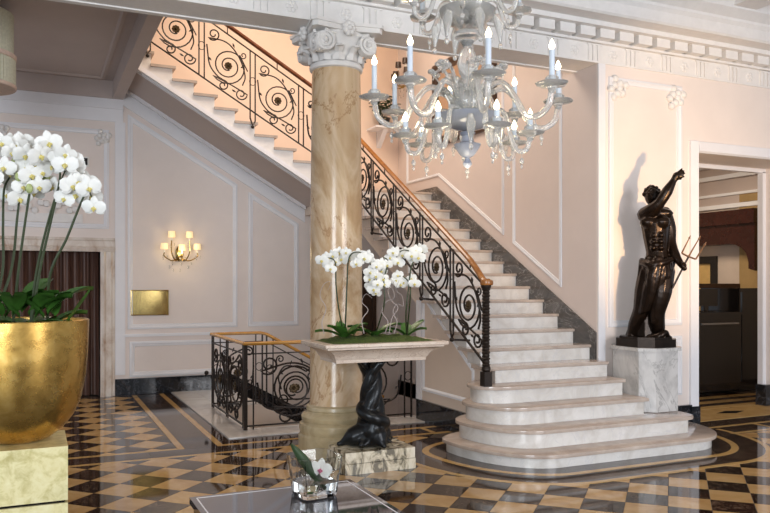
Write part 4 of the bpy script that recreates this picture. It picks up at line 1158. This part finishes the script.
def make_arm(pts, rad, cand, drop, cup=.075):
    """pts in the x-z plane of the arm (r, z - zc)"""
    P = [Vector((r, 0, z)) for r, z in pts]
    path = cat_rom(P, 6)
    arm = MB().tube(path, rad, 8).build('arm', M_murano, ch, True, .9, True)
    e = P[-1]
    ripple([(.008, -.03), (.022, -.02), (.028, 0), (.045, .012), (cup, .022), (cup * 1.1, .036), (cup * .95, .034), (.03, .022)], 20, .05, e).build('drip_pan', M_murano, arm, True, .9, True)
    ripple([(.014, .03), (.040, .045), (.046, .07), (.030, .085)], 12, .05, e).build('candle_cup', M_murano, arm, True, .9, True)
    MB().lathe([(.019, .06), (.019, .07 + cand)], 10, e).build('candle', M_candle, arm, True, .7, True)
    MB().lathe([(.0, .07 + cand), (.017, .08 + cand), (.021, .098 + cand), (.012, .122 + cand), (0, .145 + cand)], 10, e).build('flame_bulb', M_bulb, arm, True, .9, True)
    if drop:
        lo = min(path, key=lambda p: p.z) + Vector((0, 0, -rad))
        MB().tube([lo, lo + Vector((0, 0, -.03))], .003, 4).ball(lo + Vector((0, 0, -.05)), .016, .016, .024, 8, 6).ball(lo + Vector((0, 0, -.09)), .009, .009, .016, 8, 5).build('glass_drop', M_murano, arm, True, .9, True)
    return arm
def spin(proto, n, a0):
    for k in range(n):
        o = proto if k == 0 else copy_tree(proto, ch)
        o.rotation_euler = (0, 0, a0 + 2 * PI * k / n)
va = math.atan2(HYc, HXc)
spin(make_arm([(.05, .06), (.16, .18), (.28, .22), (.38, .12), (.47, -.03), (.57, -.06), (.655, .0), (.68, .11)], .021, .19, True, .10), 8, va + .2)
spin(make_arm([(.06, .01), (.18, .05), (.27, .02), (.31, -.12), (.36, -.25), (.43, -.25), (.455, -.165)], .018, .06, True, .09), 7, va)
spin(make_arm([(.05, .72), (.15, .87), (.24, .88), (.29, .76), (.34, .70), (.40, .72), (.42, .80)], .018, .15, True, .09), 6, va + .95)
# curling glass leaves and flowers rising between the arms
def glass_leaf(base, up_, out):
    P = cat_rom([(.06, 0, base), (out * .5, 0, base + up_ * .55), (out * .85, 0, base + up_ * .95), (out * 1.15, 0, base + up_ * .92), (out * 1.25, 0, base + up_ * .75)], 5)
    o = MB().tube(P, interp([.010, .013, .004], len(P)), 6).build('glass_leaf', M_murano, ch, True, .9, True)
    return o
spin(glass_leaf(.03, .34, .20), 8, va)
def glass_flower(r, z, s):
    mb = MB(); mb.tube(cat_rom([(.05, 0, z - .25), (r * .6, 0, z - .12), (r, 0, z)], 5), .007, 5)
    for k in range(6):
        a = k * PI / 3; mb.ball((r + .8 * s * math.cos(a) * .6, s * math.sin(a) * .9, z + .02 + .3 * s * math.cos(a)), s * .55, s * .45, s * .35, 8, 5)
    mb.ball((r + .01, 0, z + .03), s * .4)
    return mb.build('glass_flower', M_murano, ch, True, .9, True)
spin(glass_flower(.25, .33, .05), 6, va + .3)
spin(glass_flower(.17, .17, .045), 6, va + .8)
def pend(r, z, L):
    return MB().tube([(r, 0, z), (r + .02, 0, z - L * .35), (r + .03, 0, z - L)], [.022, .038, .010], 8).ball((r + .03, 0, z - L - .03), .018, .018, .024, 8, 5).build('glass_pendant', M_murano, ch, True, .9, True)
spin(pend(.23, -.02, .20), 6, va + .1)
spin(pend(.21, .74, .20), 6, va + .4)
point('chandelier_glow', (HXc, HYc, zc - .55), 10, (1.0, .85, .62), .15)

# ------------------------------------------------------------------ wall sconces
def sconce(loc, ax, out, label, lit, s=1.0):
    t = thing('wall_sconce', label, 'wall light', loc); ax = Vector(ax); out = Vector(out); L = Vector(loc)
    def Q(a, o, z): return L + ax * a * s + out * o * s + Vector((0, 0, z * s))
    MB().ball(Q(0, .02, -.05), .06 * s, .03 * s, .12 * s, 10, 6).build('backplate', M_brass, t)
    for (a, z, o) in ((-.24, .02, .16), (-.13, .20, .13), (.13, .20, .13), (.24, .02, .16), (0, .0, .24)):
        arm = MB().tube(cat_rom([Q(0, .04, -.10), Q(a * .5, o * .7, -.16), Q(a, o, -.10 + z * .3), Q(a, o, z - .06)], 5), .009 * s, 6).build('arm', M_brass, t)
        MB().lathe([(.014 * s, 0), (.012 * s, .05 * s)], 8, Q(a, o, z - .06)).build('candle', M_white_light, arm)
        MB().lathe([(.052 * s, 0), (.046 * s, .085 * s)], 16, Q(a, o, z - .01)).build('lamp_shade', M_shadeglow if lit else M_darkwood, arm)
        for k in range(3):
            a2 = k * 2.1
            MB().ball(Q(a + .04 * math.cos(a2), o + .03 * math.sin(a2), z - .12 - .03 * (k % 2)), .011 * s, .011 * s, .022 * s, 6, 4).build('crystal_drop', M_clear, arm)
    for k in range(8):
        MB().ball(Q(.16 * math.cos(k * .8), .10, -.20 - .05 * (k % 3)), .012 * s, .012 * s, .026 * s, 6, 4).build('crystal_drop', M_clear, t)
    return t
SL = (1.97, YBACK - .02, 2.13)
sconce(SL, (1, 0, 0), (0, -1, 0), 'gilt crystal wall sconce with five glowing shades on the pink wall', True)
point('sconce_glow', (1.97, YBACK - .30, 2.10), 3.5, (1.0, .74, .36), .12)
p = at_x(410, 78, XS)
sconce((XS - .02, p.y, p.z), (0, -1, 0), (-1, 0, 0), 'unlit crystal wall sconce with dark shades above the landing', False)

# brass plaque and thermostat on the far wall
a, b = at_y(130.5, 290, YBACK), at_y(168.5, 315, YBACK)
pl = thing('brass_plaque', 'polished brass plaque set on the panelled wall below the sconce', 'plaque', ((a.x + b.x) / 2, YBACK, b.z))
MB().box(a.x, b.x, YBACK - .012, YBACK - .002, b.z, a.z).build('plate', M_brass, pl, False)
MB().ring([(a.x, b.z), (b.x, b.z), (b.x, a.z), (a.x, a.z)], [(0, 0), (0, .018), (.012, .02), (.016, .012)], wback).build('plate_rim', M_brass, pl, False)
for qx in (a.x + .03, b.x - .03):
    for qz in (a.z - .03, b.z + .03): MB().ball((qx, YBACK - .013, qz), .008, .005, .008, 8, 4).build('screw', M_brass, pl)
a = at_y(84, 159, YBACK)
tt = thing('thermostat', 'small white wall thermostat with a dark screen', 'thermostat', (a.x, YBACK, a.z - .1))
MB().box(a.x - .08, a.x + .07, YBACK - .03, YBACK - .001, a.z - .11, a.z + .03).build('case', M_white_light, tt, False)
MB().box(a.x - .02, a.x + .045, YBACK - .034, YBACK - .029, a.z - .09, a.z + .01).build('screen', M_screen, tt, False)

# ------------------------------------------------------------------ landing: mirror frame and plant
mr = thing('wall_mirror', 'large dark wooden framed mirror on the stair wall', 'mirror', (XS, 9.6, 3.75))
y0, y1, z0, z1 = 8.72, 10.5, 3.72, 4.98
MB().ring([(y0, z0), (y1, z0), (y1, z1), (y0, z1)], [(0, 0), (0, .04), (.05, .06), (.10, .03), (.14, .03), (.14, .012)], wst).build('mirror_frame', M_darkwood, mr, False)
MB().box(XS - .014, XS - .004, y0 + .13, y1 - .13, z0 + .13, z1 - .13).build('mirror_pane', M_mirror, mr, False)
br = thing('wall_bracket', 'small white shelf bracket on the landing wall', 'shelf', (5.1, YBACK, 3.98))
p = at_y(384, 128, YBACK - .22)
MB().box(p.x - .22, p.x + .22, YBACK - .40, YBACK - .001, p.z - .03, p.z).build('shelf_board', M_trim, br, False)
MB().yz([(YBACK - .30, p.z - .03), (YBACK - .001, p.z - .03), (YBACK - .001, p.z - .30)], p.x - .04, p.x + .04).build('shelf_support', M_trim, br, False)
pp = thing('potted_shrub', 'dark green leafy plant in a black pot above the landing', 'plant', (p.x, YBACK - .22, p.z))
MB().lathe([(.08, p.z), (.10, p.z + .14), (.108, p.z + .16), (.095, p.z + .16), (.0, p.z + .15)], 16, (p.x, YBACK - .22, 0)).build('pot', M_black, pp)
for k in range(11):
    a = k * 2.4; L = random.uniform(.25, .42); e = random.uniform(.5, 1.2)
    b0 = Vector((p.x, YBACK - .22, p.z + .14)); d = Vector((math.cos(a) * .6 - .1, math.sin(a) * .3 - .15, e)).normalized()
    MB().tube(cat_rom([b0, b0 + d * L * .5, b0 + d * L], 3), .004, 4).build('twig', M_stem, pp)
    for q in range(9):
        t = .3 + .7 * q / 8; c = b0 + d * L * t; a2 = q * 2.1 + k
        leaf(pp, c, (math.cos(a2), math.sin(a2), 0), .10, .05, .3, M_leafdark, .5)

# ------------------------------------------------------------------ pendant drum shade in the left bay
LX, LY = -.57, 9.0
lp = thing('drum_pendant', 'pleated fabric drum ceiling lamp with pale trim bands', 'ceiling light', (LX, LY, 4.56))
n = 120
def pleat(z0, z1, r, mat, nm, amp=.008):
    vs = []; fs = []
    for z in (z0, z1):
        for k in range(n):
            a = 2 * PI * k / n; rr = r + (amp if k % 2 else -amp); vs.append((LX + rr * math.cos(a), LY + rr * math.sin(a), z))
    fs = [(k, (k + 1) % n, n + (k + 1) % n, n + k) for k in range(n)]
    return MB().add(vs, fs).build(nm, mat, lp, False)
pleat(3.70, 3.98, .38, M_shade, 'lamp_shade'); pleat(4.02, 4.45, .36, M_shade, 'lamp_shade')
MB().lathe([(.385, 3.67), (.395, 3.68), (.395, 3.705), (.385, 3.71)], 60, (LX, LY, 0)).build('shade_trim', M_shadetrim, lp)
MB().lathe([(.375, 3.97), (.395, 3.98), (.395, 4.02), (.37, 4.03)], 60, (LX, LY, 0)).build('shade_trim', M_shadetrim, lp)
MB().lathe([(0, 3.685), (.38, 3.69)], 40, (LX, LY, 0)).build('diffuser', M_shade, lp)
MB().lathe([(.015, 4.4), (.015, 4.53), (.06, 4.54), (.06, 4.56)], 12, (LX, LY, 0)).build('ceiling_rose', M_brass, lp)

# ------------------------------------------------------------------ low black table with glass vase
TX0, TX1, TY0, TY1, TZ = .78, 1.74, 3.3, 4.33, .45
M_smoke = plain('smoked_mirror', (.30, .30, .33), .04, .85, .05, 3)
ct = thing('coffee_table', 'low mirror black lacquer table with thin white inlay line', 'table', ((TX0 + TX1) / 2, 3.8, 0))
MB().box(TX0, TX1, TY0, TY1, TZ - .035, TZ).build('table_top', M_smoke, ct, False)
MB().ring([(TX0 + .03, TY0 + .03), (TX1 - .03, TY0 + .03), (TX1 - .03, TY1 - .03), (TX0 + .03, TY1 - .03)], [(0, 0), (0, .001), (.008, .001), (.008, 0)], lambda x, y, h: (x, y, TZ + h)).build('inlay_line', M_trim, ct, False)
MB().box(TX0 + .02, TX1 - .02, TY0 + .02, TY1 - .02, TZ - .11, TZ - .036).build('apron', M_black, ct, False)
for x in (TX0 + .02, TX1 - .07):
    for y in (TY0 + .02, TY1 - .07): MB().box(x, x + .05, y, y + .05, 0, TZ - .11).build('leg', M_black, ct, False)
vx, vy = 1.43, 4.10
vs_ = thing('glass_vase', 'flared clear glass vase of water holding one orchid bloom', 'vase', (vx, vy, TZ))
ro = math.radians(8)
def sqr(r, z, rot=ro):
    out = []
    for k in range(24):
        a = 2 * PI * k / 24; c, s_ = math.cos(a), math.sin(a)
        q = r / (abs(c) ** 6 + abs(s_) ** 6) ** (1 / 6)
        out.append((vx + q * math.cos(a + rot), vy + q * math.sin(a + rot), z))
    return out
mb = MB(); prof = [(.10, 0.001), (.105, .01), (.115, .1), (.132, .225), (.126, .225), (.109, .1), (.098, .02), (.001, .018)]
vv = []; n = 24
for r, z in prof: vv += sqr(r, TZ + z)
mb.add(vv, [(i * n + k, i * n + (k + 1) % n, (i + 1) * n + (k + 1) % n, (i + 1) * n + k) for i in range(len(prof) - 1) for k in range(n)] + [tuple(range(n - 1, -1, -1))])
mb.build('glass_body', M_clear, vs_)
mb = MB(); prof = [(.001, .0185), (.0975, .0205), (.105, .08), (.001, .08)]; vv = []
for r, z in prof: vv += sqr(r, TZ + z)
mb.add(vv, [(i * n + k, i * n + (k + 1) % n, (i + 1) * n + (k + 1) % n, (i + 1) * n + k) for i in range(len(prof) - 1) for k in range(n)])
mb.build('water', M_water, vs_)
ob = thing('orchid_bloom', 'single white orchid bloom with pink throat and leaf in the glass vase', 'flower', (vx, vy, TZ + .03))
MB().tube(cat_rom([(vx, vy, TZ + .03), (vx + .02, vy, TZ + .10), (vx + .025, vy - .01, TZ + .15)], 4), .004, 5).build('flower_stem', M_stem, ob)
flower(ob, (vx + .025, vy - .03, TZ + .145), .13, (-.35, -1, .25), FLP, LIPP)
rows = []; rows2 = []
for i in range(9):
    t = i / 8; c = Vector((vx + .05 - .19 * t, vy - .03, TZ + .04 + .28 * t - .02 * t * t)); wd = .06 * math.sin(PI * (t * .93 + .05)) ** .6
    rows.append([c + Vector((.8, .1, .5)) * wd * q * .5 + Vector((0, .02 * abs(q), 0)) for q in (-1, -.5, 0, .5, 1)])
    rows2.append([p_ + Vector((0, .003, 0)) for p_ in rows[-1]])
MB().grid(rows).grid(rows2).build('leaf', M_leafdark, ob, True, 2.0)

# ------------------------------------------------------------------ side room furniture
dk = thing('reception_desk', 'black gloss reception desk seen through the side door', 'desk', (9.2, 8.6, 0))
MB().box(8.72, 9.62, 8.25, 8.9, .05, 1.17).build('desk_body', M_black, dk, False)
MB().box(8.66, 9.66, 8.20, 8.95, 1.17, 1.21).build('desk_top', M_black, dk, False)
MB().box(8.80, 9.55, 8.225, 8.25, 1.03, 1.055).build('handle_bar', M_socket, dk, False)
MB().box(8.76, 9.58, 8.24, 8.251, .12, 1.0).build('door_panel', M_black, dk, False)
tc = thing('tall_cabinet', 'tall black cabinet beside the reception desk', 'cabinet', (10.1, 8.8, 0))
MB().box(9.70, 10.6, 8.35, 9.1, 0, 1.56).build('cabinet_body', M_black, tc, False)
MB().box(9.74, 10.5, 8.335, 8.352, .1, 1.5).build('cabinet_door', M_black, tc, False)
sh = thing('counter_shelf', 'dark shelf above the reception desk', 'shelf', (9.6, 9.0, 1.2))
MB().box(8.60, 10.6, 9.11, 9.4, 1.56, 1.63).build('shelf_board', M_darkwood, sh, False)
MB().box(8.75, 8.80, 9.15, 9.35, 0, 1.56).build('shelf_upright', M_darkwood, sh, False)
mo = thing('computer_monitor', 'black computer monitor on the reception desk', 'monitor', (9.3, 8.55, 1.21))
MB().box(9.02, 9.46, 8.54, 8.58, 1.29, 1.55).build('screen', M_black, mo, False)
MB().box(9.20, 9.28, 8.55, 8.57, 1.22, 1.30).build('stand', M_black, mo, False); MB().box(9.12, 9.36, 8.48, 8.64, 1.211, 1.222).build('foot', M_black, mo, False)
cn = thing('mahogany_canopy', 'dark mahogany canopy with curved end bracket on the side room wall', 'canopy', (XR, 11, 2.3))
MB().box(XR - .30, XR - .001, 9.75, 12.9, 2.36, 2.72).build('fascia', M_mahog, cn, False)
MB().box(XR - .36, XR - .001, 9.72, 12.9, 2.72, 2.98).build('cornice', M_mahog, cn, False)
MB().yz([(9.75, 2.36), (10.25, 2.36), (10.16, 2.34), (10.02, 2.28), (9.93, 2.18), (9.88, 2.02), (9.88, 1.9), (9.75, 1.86)], XR - .30, XR - .001).build('bracket', M_mahog, cn, False)
pf = thing('framed_picture', 'black framed picture with golden field under the mahogany canopy', 'picture', (XR, 11, 1.3))
wsr = lambda y, z, h: (XR - .001 - h, y, z)
MB().ring([(10.83, .9), (11.7, .9), (11.7, 2.16), (10.83, 2.16)], [(0, 0), (0, .05), (.14, .05), (.15, .01)], wsr).build('picture_frame', M_black, pf, False)
MB().box(XR - .012, XR - .002, 10.97, 11.56, 1.04, 2.02).build('picture_field', plain('golden_field', (.62, .42, .16), .5, 0, .1, 5), pf, False)
struct(MB().box(XR - .04, XR - .0005, 7.4, 10.30, 0, 3.05).box(XR - .04, XR - .015, 7.4, 10.30, 3.15, 3.29), 'trim_2', M_brownwall, 'olive brown wall strip in the side room')
